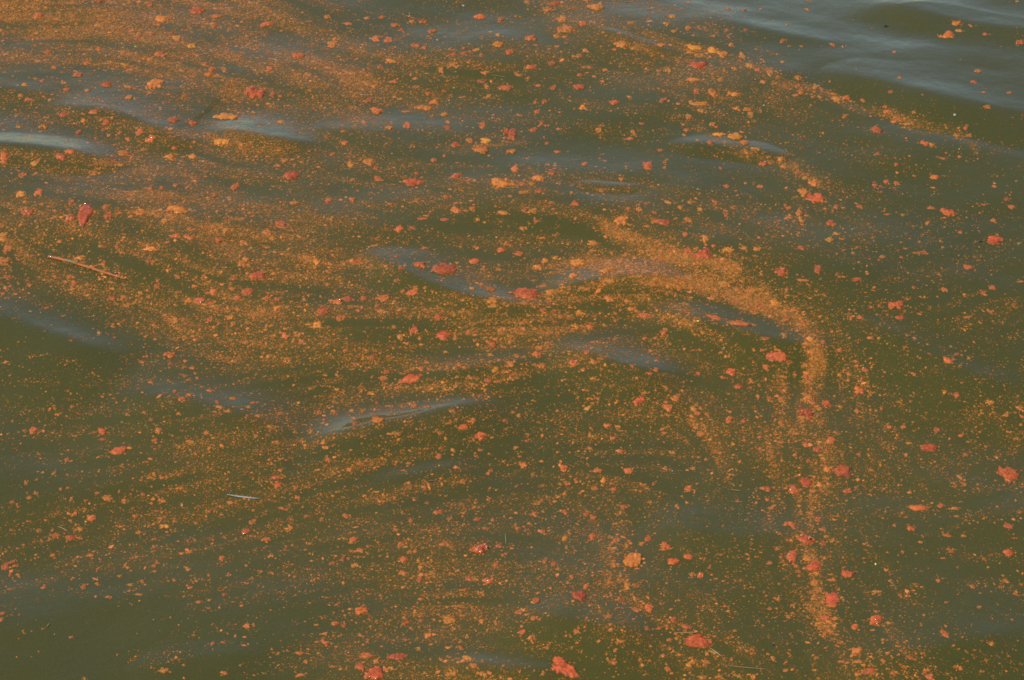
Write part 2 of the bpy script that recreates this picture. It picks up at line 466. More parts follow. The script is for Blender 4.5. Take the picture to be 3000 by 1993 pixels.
paint(wm, np.repeat((dv.reshape(-1, 1) * 0.48 + 0.015), 3, 1))
water = link('water', wm, WATER)
tag(water, 'murky olive green water with small smooth waves reflecting a grey blue sky', 'water', kind='structure')

# ------------------------------------------------------------------ palette of the bloom
def tint(kind, k, r):
    """albedo of K specks or clumps: r red raft, o orange, y yellowish"""
    base = {'r': (0.41, 0.082, 0.013), 'o': (0.44, 0.130, 0.014), 'y': (0.42, 0.165, 0.020), 's': (0.44, 0.126, 0.015)}[kind]
    c = np.tile(np.array(base), (k, 1))
    c *= (0.74 + 0.44 * r.random((k, 1)))
    c[:, 1] *= 0.9 + 0.25 * r.random(k)
    return c

# ------------------------------------------------------------------ clumps: ragged rafts of algae
def clump_mesh(wm_, hm_, ang, seed, tone, big):
    """ragged domed raft WM_ x HM_ metres; returns local verts, triangles, tints"""
    r = np.random.default_rng(seed)
    N = int(np.clip(9 + big / 3.2, 10, 38))
    lin = np.linspace(-1.3, 1.3, N)
    U, V = np.meshgrid(lin, lin)
    jit = (lin[1] - lin[0]) * 0.28
    U = U + r.uniform(-jit, jit, U.shape); V = V + r.uniform(-jit, jit, V.shape)
    f = np.full(U.shape, -9.0)
    for k in range(r.integers(2, 6)):                      # a raft is a few lobes grown together
        a, d = r.uniform(0, 6.28), r.uniform(0.1, 0.62) if k else 0.0
        cx, cy, rad = d * math.cos(a), d * math.sin(a), r.uniform(0.35, 0.62) if k else r.uniform(0.5, 0.75)
        f = np.maximum(f, rad - np.hypot(U - cx, V - cy))
    rag = 1.0 if tone == 'r' else 1.35
    f += rag * 0.42 * (vnoise(U * 2.2 + 50, V * 2.2 + 50, seed + 1) - 0.5) + rag * 0.40 * (vnoise(U * 5.5 + 50, V * 5.5 + 50, seed + 2) - 0.5)
    if big > 30: f += rag * 0.26 * (vnoise(U * 11 + 90, V * 11 + 90, seed + 3) - 0.5)
    ins = f > 0
    if ins.sum() < 3:
        f = 0.6 - np.hypot(U, V); ins = f > 0
    # keep the one body that is connected
    lab = np.zeros(ins.shape, int); cur = 0; sizes = {}
    for j, i in zip(*np.nonzero(ins)):
        if lab[j, i]: continue
        cur += 1; st = [(j, i)]; lab[j, i] = cur; c = 0
        while st:
            y, x = st.pop(); c += 1
            for yy, xx in ((y + 1, x), (y - 1, x), (y, x + 1), (y, x - 1)):
                if 0 <= yy < N and 0 <= xx < N and ins[yy, xx] and not lab[yy, xx]:
                    lab[yy, xx] = cur; st.append((yy, xx))
        sizes[cur] = c
    keep = lab == max(sizes, key=sizes.get)
    F = np.where(keep, f, np.minimum(f, -0.02)).ravel()
    P = np.stack([U.ravel(), V.ravel()], -1)
    K = keep.ravel()
    id_ = np.arange(N * N).reshape(N, N)
    a, b, c, d = id_[:-1, :-1].ravel(), id_[:-1, 1:].ravel(), id_[1:, 1:].ravel(), id_[1:, :-1].ravel()
    T = np.concatenate([np.stack([a, b, c], -1), np.stack([a, c, d], -1)])
    T = T[K[T].any(1)]
    Q = P.copy()
    tgt = np.full(N * N, -1)
    for t in T:                                             # pull rim vertices in to the outline
        for o in t:
            if not K[o]:
                for q in t:
                    if K[q] and (tgt[o] < 0 or F[q] > F[tgt[o]]): tgt[o] = q
    o = np.nonzero(tgt >= 0)[0]
    fo, fi = np.minimum(F[o], -0.02), F[tgt[o]]
    s = np.clip(fi / (fi - fo), 0.15, 1.0)[:, None]
    Q[o] = P[tgt[o]] + s * (P[o] - P[tgt[o]])
    used = np.unique(T)
    lo, hi = Q[used].min(0), Q[used].max(0)
    Q = (Q - (lo + hi) / 2) / (hi - lo) * 2
    th = min(0.17 * min(wm_, hm_), 0.0062)
    hgt = np.where(K, th * (np.sqrt(np.clip(F, 0, 0.45) / 0.45) * 0.8 + 0.10), -0.0015)
    hgt = hgt + np.where(K, th * 0.55 * (vnoise(P[:, 0] * 6.5 + 20, P[:, 1] * 6.5 + 20, seed + 4) - 0.42), 0)
    hgt = np.where(K, np.maximum(hgt, 0.0006), hgt)
    x, y = Q[:, 0] * wm_ / 2, Q[:, 1] * hm_ / 2
    ca, sa = math.cos(ang), math.sin(ang)
    v = np.stack([x * ca - y * sa, x * sa + y * ca, hgt], -1)
    remap = -np.ones(N * N, int); remap[used] = np.arange(len(used))
    col = tint(tone, 1, r) * np.ones((len(used), 1))
    if tone == 'r' and big > 33: col = col * np.array([0.97, 0.82, 0.95])
    spot = vnoise(P[used, 0] * 3.2 + 9, P[used, 1] * 3.2 + 9, seed + 5)[:, None]
    col = col * (0.80 + 0.42 * spot)
    rim = (~K[used])[:, None]
    mixr = np.clip(1 - F[used] / 0.16, 0, 1)[:, None] * 0.55
    soak = (vnoise(P[used, 0] * 2.1 + 70, P[used, 1] * 2.1 + 70, seed + 6) > 0.52)[:, None]
    edge_c = np.where(soak & (tone == 'r'), np.array([0.20, 0.042, 0.008]), np.array([0.41, 0.135, 0.022]))
    col = col * (1 - mixr) + edge_c * mixr       # the thin crumbly edge is yellower than the middle
    return v[used], remap[T], col

# transcribed from the nine 1000 x 664 fields of the photograph: x,y,width,height[,flags]; aNN tilt, g wet glint
TILES = {
(0, 0): "265,110,75,45,r 1365,75,120,50,r 1505,115,80,30,r 1035,30,50,40,r 690,10,70,30,r 1130,135,110,40,o 1090,170,60,30,r 1480,180,60,30,r 1845,170,100,35,r 2295,310,70,45,o 2065,385,90,45,rg 2265,118,50,30,o 1450,515,75,35,o 1420,445,50,30,rg 1555,490,35,30,og 1865,475,45,35,r 1470,480,60,35,r 1110,380,90,40,r 1040,412,50,30,o 865,455,65,35,o 970,240,55,35,o 1060,235,45,25 1220,265,60,40,o 1325,320,65,35,o 1180,228,40,25 600,440,60,25,r 540,522,70,30,r 245,545,30,20 290,560,35,20 175,587,55,22,o 440,570,40,25 460,620,55,25 605,627,45,20 740,585,75,35,r 890,603,75,22 1070,585,140,70,oa-15 680,342,40,30 330,360,60,25 375,468,45,20 1760,645,140,85,rg 1885,655,40,50 1280,662,40,25 895,675,60,25 645,775,70,30,r 735,848,60,45 445,795,70,35 300,880,70,30 130,880,45,20 140,662,40,25 200,690,60,25 350,690,40,20 1200,832,80,35,r 1560,810,180,50,o 1335,855,60,45 1945,845,50,25 965,915,70,50,r 1042,963,80,60,rg 885,967,40,35 830,920,45,25 715,900,35,25 545,915,50,35 1530,988,105,48,o 865,1062,105,42,o 790,1110,55,25,r 480,1050,75,35,r 420,1090,75,55,r 240,1130,60,40 30,1090,65,90,r 160,1210,65,35 650,1200,45,30 990,1035,35,25 1165,1090,90,50,o 1330,1085,65,40,o 1210,1025,50,25 1970,1115,55,35 1930,1145,45,25 2015,1220,120,62,r 1640,1285,40,40 1620,1300,55,50,r 1490,1355,45,25 1590,1380,30,25 1040,1305,45,35 1120,1300,35,30 1130,1345,40,30 1075,1362,35,25 1215,1285,40,30 2035,1405,65,30,g 2270,1390,55,45,rg 145,1345,70,50 265,1335,60,55 175,1395,40,30 290,1410,25,20 190,1472,95,55,rg 100,1478,30,25 380,1460,30,25 590,1480,105,170,rg 495,1400,50,40,r 485,1510,75,70,rg 745,1495,65,55,r 735,1430,50,40 975,1470,90,45,o 1070,1475,60,35 895,1468,30,25 825,1475,50,20 1230,1450,150,60,o 1140,1530,50,55 1940,1550,75,50 2295,1510,40,35,y 1500,1465,25,20 2300,1070,40,25",
(1000, 0): "960,120,90,35,r 1475,25,80,30,r 1430,65,70,30 1285,15,40,25 1700,5,50,20 1760,55,120,40,o 1790,30,30,30 1105,140,50,40 1525,130,65,50,o 1670,165,55,40,r 1550,200,120,65,oa-10 1490,250,50,40,o 1545,258,50,20 1310,265,85,40,r 1085,243,40,25 1080,310,85,45,oa-10 1165,362,60,42,r 1460,440,60,32,r 1310,465,100,32,r 2290,115,55,25 2250,165,50,25 2300,218,45,25 2005,160,50,25 1930,310,100,50,o 2020,335,35,25 2210,315,70,25 1890,345,40,20 1690,350,50,30 1640,390,60,30 2260,485,50,35,o 1825,485,40,25 1720,465,50,20 1650,520,45,20 375,175,65,28,r 415,207,40,20 490,150,40,30 565,148,60,35,r 630,220,70,30,r 280,120,40,25 180,127,40,20 50,165,60,25 240,270,65,45,rg 325,275,60,45,r 510,317,75,28 570,333,45,22 755,340,40,22 772,376,65,25,r 845,337,30,18 850,370,60,20 890,357,35,20 935,345,60,20,oa-25 965,382,30,18 995,505,65,28 970,565,65,30 1210,505,30,20 1230,520,60,18 1290,540,30,20 1005,598,35,20 1130,608,100,35,r 1465,607,50,40,r 1640,605,90,40 1360,592,50,20 1805,563,40,20 690,490,40,45 770,450,50,25 880,433,35,18 360,565,70,25 270,465,50,25 345,420,80,30,o 150,500,50,20 510,545,35,18 225,597,35,18 520,603,60,22 715,632,40,22 600,650,45,25 640,705,70,35,o 580,750,120,40,oa-8 450,773,80,14 185,698,55,30,r 370,672,35,18 407,688,38,16 515,742,30,15 242,770,105,45,r 70,745,40,18 838,672,60,16 712,795,65,22 627,803,40,15 735,845,40,25 735,882,55,30,r 455,865,60,50,r 330,885,60,30,o 15,908,45,18 1020,665,40,30 980,860,45,45,r 1235,800,40,18 1355,775,50,25 1340,712,35,15 1405,705,40,35 1675,750,60,45,oa-30 1890,710,70,35,r 1993,673,30,20 2230,697,60,38,r 2230,630,30,20 1390,850,40,30 1415,870,30,20 1330,898,60,38,r 1165,925,90,100,r 2080,858,35,18 1780,905,45,45,o 2020,920,40,45,o 1995,960,60,25 2205,1040,40,18 890,975,50,35,r 795,1005,70,45,r 1000,975,80,40,y 970,1040,110,60,o 1425,993,35,18 1175,1052,70,40,o 1495,1052,55,22 25,990,55,30 190,1125,85,55,o 240,1160,50,35 65,1140,60,45,o 640,1112,50,32,r 712,1080,25,18 1200,1165,60,60,r 1455,1197,55,35,r 1430,1140,35,25 2120,1148,75,65,r 2240,1120,35,30 2240,1163,35,15 1685,1135,50,30 500,1265,150,60,ra-8 800,1220,80,40,rg 262,1237,75,40,r 225,1273,35,14 520,1200,40,25 1120,1265,170,70,o 1360,1235,90,35,o 1320,1275,60,30,o 1250,1275,60,30 1365,1320,60,35,rg 1260,1330,70,25,o 1935,1240,40,22 1800,1320,50,25 1600,1335,35,18 720,1362,60,28,r 525,1388,50,25 340,1412,50,22,r 75,1382,55,30,r 115,1322,30,15 790,1455,70,50,o 905,1443,50,35,r 1265,1455,50,30,r 1330,1460,55,40,o 1118,1472,75,32,o 1355,1527,60,25,r 715,1520,65,25 1620,1408,75,38,r 1445,1403,30,18 2060,1448,55,40,o 1985,1445,40,25 2260,1400,55,35 2110,1408,35,20 2165,1470,40,18 1940,1530,110,70,o 2215,1540,130,50,r 2345,1435,40,25 945,1520,35,25 560,1515,80,18",
(2000, 0): "315,60,35,18 425,73,40,20,r 540,65,30,15 875,5,30,15 862,67,30,18 1895,163,65,35,o 1825,243,120,50,ra18 1990,180,30,20 1910,215,55,22 2090,238,40,20 2330,295,60,38,ra-25 1465,360,35,22 1035,313,50,25,ra10 697,282,45,25,a10 822,322,30,15 733,322,20,12 110,455,125,55,r 40,195,45,35 110,187,30,20 435,210,30,18 205,250,35,15 720,172,22,14 80,330,110,45,o 205,350,70,45,o 275,378,80,50,o 335,310,40,30 410,385,55,50,o 45,360,40,30 460,455,55,35 355,475,40,20 515,485,45,20 605,505,45,50,o 690,430,30,18 555,570,50,25 265,550,45,35,o 70,550,110,22,o 210,645,65,70,o 95,635,45,40 350,650,100,35,o 800,540,60,35,o 800,590,40,30 820,635,60,40,o 925,605,60,35,o 780,660,50,20 900,670,30,25 945,672,30,25 1040,650,50,20 1060,690,70,40,o 1130,680,60,35 1245,697,40,25,r 1440,637,35,22,r 1505,540,28,18 2040,495,50,28 2012,570,50,25,r 2105,738,55,20 2260,643,40,15 2080,640,35,12 1415,773,65,22 1400,740,35,22 1480,830,60,28 1570,858,55,16 1600,780,35,22 1120,805,35,30 1345,900,75,58,r 1530,882,35,16 1895,940,55,25,a12 1980,938,40,30 1955,888,35,28 1675,993,60,40,r 1725,1005,45,30,o 370,755,60,38,o 445,757,60,30,o 125,768,50,28 110,718,130,28,o 540,768,25,22 470,795,50,40 45,810,55,35,o 30,900,60,22,ra10 15,937,30,14 205,860,50,25 235,880,35,20 250,935,90,30,oa20 365,950,110,50,oa15 430,990,80,40,oa15 190,988,50,28,r 102,970,30,15 245,965,25,15 505,1030,70,25,oa20 588,1090,30,22 680,1100,50,25 552,1135,60,40,rg 695,1155,50,30,y 1350,1065,50,22 1480,1140,35,20,r 1745,1227,75,32,ra-8 1800,1097,50,22 1915,1085,30,16 790,1192,35,30,r 305,1290,35,32,r 535,1290,45,24 262,1165,25,18,r 850,1230,60,30,y 900,1270,70,40,oa20 1330,1288,40,35 1408,1260,40,25 1370,1290,30,15 1480,1265,45,25 1735,1300,30,14 2240,1378,35,28,r 2275,1435,50,35,r 2090,1417,35,15 830,1335,70,60,o 915,1375,135,75,r 227,1403,50,42,r 120,1450,40,30 50,1400,40,28 1065,1435,45,32,r 1110,1440,30,15 1222,1428,50,28,r 1720,1438,65,22,ra10 1835,1472,100,60,r 1418,1485,30,15 1525,1487,35,16,y 1695,1543,35,22 2150,1528,40,28,r 300,1488,30,40 735,1440,40,30 800,1470,50,60,o 825,1520,50,55,o 1025,1545,75,45,r 735,1505,50,20 40,1525,60,35,o",
(0, 664): "1215,62,70,42,r 1305,75,80,36,r 1850,42,75,45,o 1880,85,35,35 1515,95,65,45,r 1690,115,65,45,o 1570,30,60,35,o 1310,18,45,16 1950,5,80,22,r 1165,107,45,25 1035,155,110,35,o 810,140,40,22 412,103,35,25 700,135,50,30,o 1850,145,50,15 2120,215,90,30,oa-15 2190,250,60,40,o 1685,250,90,75,o 1780,340,115,75,r 1030,240,55,40,rg 715,255,40,40,rg 560,215,80,30,oa14 30,240,90,55,oa15 50,350,65,25,r 25,75,60,70,o 55,155,60,60,o 480,350,40,20 380,345,40,25 510,405,50,30,g 1090,375,25,30,g 1085,418,55,30,rg 1225,348,45,32 1410,345,40,32 1610,362,60,25,rg 775,498,55,38,rg 1475,450,70,35,rg 1710,455,90,55,r 1640,495,55,40,r 1605,432,45,20 1380,515,90,50,rg 1460,530,60,28,r 1838,498,60,45,r 1915,500,40,35 1925,570,70,45,o 1455,645,45,35,rg 1595,625,60,40 890,535,40,20 970,460,35,30 130,397,25,16 25,465,35,28,r 2105,505,38,25 2135,478,30,20 2335,520,70,45,rg 2345,635,45,45,r 2230,588,95,55,r 2195,680,60,55,o 1975,760,55,60,rg 2065,750,50,30 2090,797,45,30,r 1700,797,55,22 1210,650,60,50,y 685,735,25,30 820,672,35,22,g 495,788,28,14 1010,762,30,16 795,768,25,12 1170,890,85,48,ra20 1020,900,28,30 990,938,28,18 1178,945,30,28 1275,972,30,16 1330,978,45,22,r 1350,1015,25,14 1265,1025,25,14 1365,1047,30,18 1210,1140,38,28,r 1310,1165,45,24,r 1255,1193,45,36,r 1455,1138,60,25,r 1395,1110,25,14 1505,1215,40,30,r 1520,1250,55,28 1580,1275,45,25 1610,1190,55,18,o 1750,1220,40,20 1720,1250,35,18 470,1137,28,18 495,1243,28,18,r 808,1218,20,18,r 710,1178,25,16 880,1300,30,18 1000,1287,40,25,a20 1235,1293,35,22 1800,1310,28,20 1870,1385,55,20 2210,1287,40,35,r 2310,1290,40,20 232,1410,60,60,r 168,1412,28,18 705,1418,70,48,ra20 712,1472,50,20,r 1100,1410,50,35 1073,1475,50,28,r 1310,1485,40,22 1430,1430,50,30 525,1450,30,14 405,1303,28,20 815,1550,125,60,r 2255,1530,60,30,o 2150,1420,35,25 1920,1495,45,30 2250,1030,35,14 2150,1120,35,22 1040,1078,40,20,a20 70,1030,25,14 1870,895,35,25",
(1000, 664): "400,20,65,45,rg 490,10,50,25,r 1250,12,40,28 1480,60,45,22 240,88,30,14 575,150,35,18 925,140,30,18 1105,168,65,38,rg 1165,128,55,25,r 1230,188,70,35,r 920,240,80,42,r 545,270,85,48,r 705,295,180,80,ra-8 380,207,35,18 115,240,75,35,r 210,270,25,14 415,285,50,25 805,252,35,18 1360,285,75,45,o 1410,235,60,40,o 1480,218,45,30,o 1750,115,75,35,o 1840,305,120,45,o 1605,340,65,40,o 1640,255,110,55,o 985,300,30,20 1095,298,40,16 380,375,45,25,r 490,458,90,45,r 290,497,110,45,r 160,495,55,40,r 50,500,90,40,r 250,550,45,32,r 98,553,30,14 138,553,20,16 275,585,60,25 1035,435,75,28,r 970,405,35,22 905,430,40,20 1265,465,220,75,r 1445,455,95,38,o 1395,410,60,25,o 1330,375,40,16 1040,510,80,45,o 1055,545,50,35,o 1390,580,45,25,r 1480,660,60,16,r 1720,695,55,45,r 1850,380,90,30,o 1680,430,90,25,o 1850,500,90,45,o 2010,570,80,30,o 2100,615,90,35,rg 1650,600,60,40,o 670,632,55,45,r 585,575,40,25 500,720,65,65,rg 405,765,40,45,g 455,810,30,30 545,775,35,30 710,755,105,75,rg 785,775,35,30 1100,715,45,40,g 1205,715,25,25 880,740,30,25 845,575,35,25 30,858,50,22 15,630,30,35,r 215,905,50,32,ga-30 590,940,45,20,r 550,980,50,25,r 490,990,40,18 605,992,22,14,r 820,960,50,25,r 850,975,35,20 315,1005,50,35,r 295,1048,60,35,r 480,1055,180,70,ra-24 390,1115,50,25 210,1155,45,25 90,955,45,30 175,980,25,25,r 140,1142,25,22,r 925,790,30,18 1045,820,60,42,r 1115,832,40,18 1370,840,60,35,r 1350,885,65,45,r 1030,887,40,25 1210,890,40,18 1170,945,65,32,o 1150,965,35,20,r 1695,870,50,38,r 1605,940,60,50,rg 1750,935,55,45,o 1675,985,45,25,g 1385,960,65,45,o 1070,990,70,45,o 1015,1065,65,35,rg 890,1045,35,20 800,1100,45,28 905,1095,30,20 1190,1060,30,18 1085,1070,45,20 1530,1062,28,16,r 2175,992,50,35,r 2130,1018,60,22,r 2010,965,35,28 2230,735,55,40,r 2235,710,30,25 2100,775,40,20 2170,772,35,20 2190,928,35,25,r 2060,1205,95,65,r 2260,1255,60,60,r 2310,1190,70,45,o 2220,1310,30,20 2095,1150,50,20 1765,1185,30,18 1340,1208,22,12 505,1243,50,28,r 590,1248,55,14,r 255,1338,95,55,o 95,1358,45,30,r 245,1218,32,16 775,1275,35,30 1005,1193,25,14 725,1130,50,25 1225,1305,40,32,o 1135,1342,45,25 910,1345,50,48,o 845,1385,70,48,r 740,1360,30,20 685,1430,45,28,r 965,1455,90,62,r 380,1430,70,25,o 1285,1482,40,25,r 1210,1530,35,25 685,1535,30,15 960,1548,35,20 1840,1380,60,38,ra20 1915,1385,45,20,a15 1935,1413,45,12,y 1880,1462,50,30,r 1725,1450,25,25 1760,1508,20,16,r 2235,1428,55,22,r 1730,1400,30,16 1640,1333,25,16 1720,1535,40,30 1925,1555,60,30 1710,1255,80,25,ya-35",
(2000, 664): "20,55,40,40,r 35,165,65,60,r 130,190,130,90,rg 310,165,75,45,oa-20 215,135,35,25,r 155,85,60,60,o 675,318,85,65,rg 935,297,50,62,r 838,372,90,22,r 1205,367,80,32,r 1655,180,80,22,r 1540,153,35,14 1380,208,50,25 1512,213,28,20 2162,100,110,60,ra15 1978,282,72,32,rg 1920,38,30,25,r 1180,185,32,20 1110,88,40,16,r 1020,90,60,40,ya30 1065,50,50,22 1210,145,40,14 820,148,55,35 425,150,50,30,o 515,155,65,35 2145,425,55,32,r 2080,462,45,30,r 1810,438,50,40 1598,420,30,16 2335,382,50,14 1475,545,110,62,rg 1555,503,25,16 1505,630,70,36,r 1362,545,28,22 1305,558,30,22 1225,630,50,25,r 1165,628,30,24,r 2130,590,45,22,r 1970,628,50,16,o 1640,606,40,20 980,475,32,20 1070,325,25,20 1275,315,25,16,g 290,400,75,45,o 380,437,65,32,o 195,495,60,35,o 50,355,60,30,o 480,590,40,25,rg 530,555,75,25,r 720,640,45,30,r 820,670,75,45,o 640,530,70,40,o 700,755,45,45,o 890,785,80,50,o 970,800,35,35 930,715,25,25 215,630,120,30,ra12 400,670,150,40,ra10 25,577,50,18,r 495,680,40,14,r 575,775,60,25,r 550,855,35,22 495,855,25,20,r 85,855,60,14 655,905,160,75,rg 575,972,55,42,rg 385,1103,65,38,r 475,1063,40,25,g 470,1117,25,20,r 265,873,40,22 335,1010,70,55,r 280,1045,45,22,r 112,1017,38,30,r 300,900,30,25 850,1040,45,45,rg 890,870,60,40,o 930,910,50,40,o 850,960,45,35,o 775,1010,25,20,r 1085,857,45,28,r 1295,770,50,20 1358,772,28,18 1555,753,30,18 1840,927,70,50,r 1897,885,50,22,r 1265,992,48,32,r 1205,962,40,22 1085,1030,32,25,y 1238,1060,28,40,r 1220,1132,72,58,r 1302,1148,38,30,o 1285,1105,30,16 1400,1008,22,18 600,1190,38,35,r 325,1280,35,16 75,1262,45,45,g 105,1295,50,40,r 325,1340,55,52,r 418,1345,38,38,rg 865,1190,70,50,o 900,1220,60,35 850,1300,100,90,rg 1005,1225,85,55,r 945,1262,45,25,g 1088,1247,30,28 1208,1275,32,32,r 1375,1262,28,22,r 1500,1215,25,16 1575,1212,25,14 1430,1385,45,32,r 1528,1385,45,22,r 1760,1405,50,45,r 1925,1445,42,25,r 2125,1218,65,40,o 2340,1262,40,25 2340,1370,30,20 2260,1425,22,16 2240,1305,40,22 1815,1138,30,18 1895,1165,45,40 1930,1080,25,14 2025,1058,25,14 1710,1530,115,60,r 1025,1480,70,60,rg 1058,1425,35,35 850,1510,40,40 930,1545,60,40 545,1543,28,20,rg 740,1428,25,18,r 220,1560,35,20 350,1507,30,22 130,1440,70,40,o 90,1390,50,35,o",
(0, 1328): "460,48,40,32,r 375,140,28,22 180,210,28,28,o 205,308,45,25,o 250,277,40,20,a-25 85,338,38,22 120,355,20,12 420,248,25,22,r 470,240,25,18 258,180,18,16 745,312,75,45,o 665,287,18,18 855,340,25,18 590,328,25,16,r 490,327,25,18 515,420,48,36,r 583,400,25,24,r 635,450,70,40,rga-25 935,437,50,24,rga15 1085,400,50,16,r 1110,455,45,25 1205,470,32,25 1140,505,70,35,o 1450,402,40,24,r 1525,425,20,16 1760,463,35,16,a-20 1750,395,30,16,ra-25 1905,168,72,36,rg 1940,120,50,28 1915,220,72,36,r 2042,247,36,30,r 2055,305,42,32,r 2265,45,40,32 2255,82,22,16 1945,380,50,22,rg 1998,355,18,18,g 2125,435,50,18,r 2090,370,25,16 1030,165,25,32 1155,170,22,20 990,283,35,24,r 918,380,25,20,r 918,255,18,14 500,585,85,45,r 550,527,60,24,o 385,570,50,42,rg 265,543,25,18,g 575,618,16,16 370,703,40,28,r 625,705,55,24,rg 40,785,62,50,r 80,752,62,24,ra-28 72,840,28,32,r 132,852,28,22 305,922,32,36,rg 578,920,48,42,rg 670,905,32,30,g 497,870,22,18,r 430,822,25,16 830,852,28,26 675,803,25,28 1065,650,25,22 1070,592,28,20 955,550,35,25 945,717,28,22 1068,777,28,20,rg 1136,775,25,20,g 880,787,30,20 1287,680,16,18,g 1318,685,16,20 1533,728,42,44,rg 1700,542,60,48,rg 1835,597,72,24,r 1475,597,30,20,r 1297,607,28,24 1735,480,40,36,a-30 1868,825,28,24,o 1870,712,50,20 2125,800,25,20 2295,762,50,28,rg 2140,625,22,16 1442,847,20,18,r 1575,845,20,16,r 1290,793,25,20 1207,880,22,25 1315,930,45,22,r 1375,1030,55,20,r 1450,1018,35,18 1555,978,45,24,ra-20 750,993,48,18,r 985,883,32,18,a-20 898,913,30,14 960,975,60,18 20,1108,40,30,r 15,1142,32,18,r 135,1118,22,20,r 158,1228,16,18,r 490,1272,30,18,r 812,1393,18,18,r 1707,1195,44,42,r 1465,1315,25,24,r 1540,1306,28,15,r 1625,1265,20,18,r 1340,1255,22,18 1555,1520,48,30,r 1275,1465,20,12 2250,1310,65,50,r 2320,1178,65,35,r 2195,1185,30,16 2075,1380,80,22,r 1985,1362,20,16,r 1915,1390,22,14 1660,1465,22,18 1130,1505,80,40,o 585,1560,30,16 2250,1250,22,18 2260,998,28,14,rg 2330,1045,50,22,r 2080,1530,60,25,o 2290,1475,40,16",
(1000, 1328): "672,22,50,46,r 375,75,25,18,r 462,70,25,20 1030,122,38,36,r 1260,82,62,36,rg 1540,108,58,66,r 1770,118,80,36,r 1985,125,75,45,rg 1320,152,25,25 2230,108,30,20 1810,190,50,50,o 1555,212,30,28,g 1750,235,32,20,r 1872,210,38,18 1885,250,48,32,g 2095,220,40,20 2162,208,28,30 1392,225,32,18 575,237,50,34,r 248,268,36,14 513,322,20,25,r 590,347,40,18,r 1345,350,40,18 1355,335,25,16 1955,372,62,36,ra-12 1330,425,52,38,rg 1545,410,50,44,r 1690,422,40,36,r 1745,446,55,42,r 670,408,75,38,r 750,455,42,36 480,465,32,58 30,435,55,40,r 938,458,40,32,rga30 1045,460,26,30,r 370,522,30,25,r 420,485,22,18 1217,520,38,28,r 1395,540,40,35,o 1545,590,45,40,oa30 1575,545,30,45 1735,575,45,60,r 1885,608,44,46,r 1970,640,44,42,o 2120,590,55,50,r 2078,623,40,24,r 2240,640,76,62,r 2290,750,90,50,ra25 2010,740,130,110,o 1880,775,60,40,o 85,595,68,42,r 65,618,40,22 130,675,60,35,r 15,728,42,52,r 95,775,60,38,oa-20 950,665,130,80,rg 1085,640,58,32,r 710,630,75,28,ra15 410,628,60,34,ra-20 475,678,45,44,o 430,735,58,48,r 425,826,52,28,r 538,872,52,48,r 880,865,50,40,r 915,875,30,20 1012,882,84,40,rg 1068,775,44,46,r 1410,746,48,36,r 1470,765,46,36,rg 1498,800,22,25,g 1120,705,35,25,g 1590,855,34,36,r 1640,835,16,14,g 1850,886,32,40,r 1692,925,46,40,r 1642,992,105,78,r 1925,1010,48,36,r 2025,1005,30,40,g 2030,910,50,35,o 1975,920,50,50,o 2035,1082,50,42,r 2128,1075,70,64,r 2300,1150,58,42,r 2115,1215,44,32,r 2200,1210,40,28 1845,1123,56,34,r 1345,1018,60,48,ra30 1325,1140,40,38,r 1370,1150,24,26,r 1230,1098,42,40,r 1248,1238,62,38,r 1325,1262,44,28 1315,1295,20,36 868,1272,36,16 1635,1230,28,30 1860,1220,36,36 1920,1300,48,34 1890,1368,28,24,r 1885,1450,50,30,r 2255,1490,52,44,rg 2225,1400,50,28,r 745,1150,100,60,o 820,1055,80,16,r 845,945,60,28,r 980,975,26,18,r 140,1092,95,62,r 450,1175,66,36,r 550,1158,46,28,r 438,1140,35,25 600,1260,50,50,o 550,1010,45,25,r 665,990,30,24,r 970,1165,50,40,o 20,1185,44,44,r 130,1258,50,22,ra20 180,1290,36,20 445,1290,40,18,r 180,1398,120,40,r 390,1408,150,45,ra-8 130,1480,60,80,ra-20 240,1440,50,35,o 225,1520,140,100,rg 345,1488,50,28,o 535,1355,30,25 825,1345,45,38,o 910,1470,70,36,o 870,1420,70,40,o 770,1520,60,40,o 980,1530,60,45,o 1540,1490,240,110,ra42 1395,1520,30,35,o 2320,1280,40,30 2265,1290,40,25",
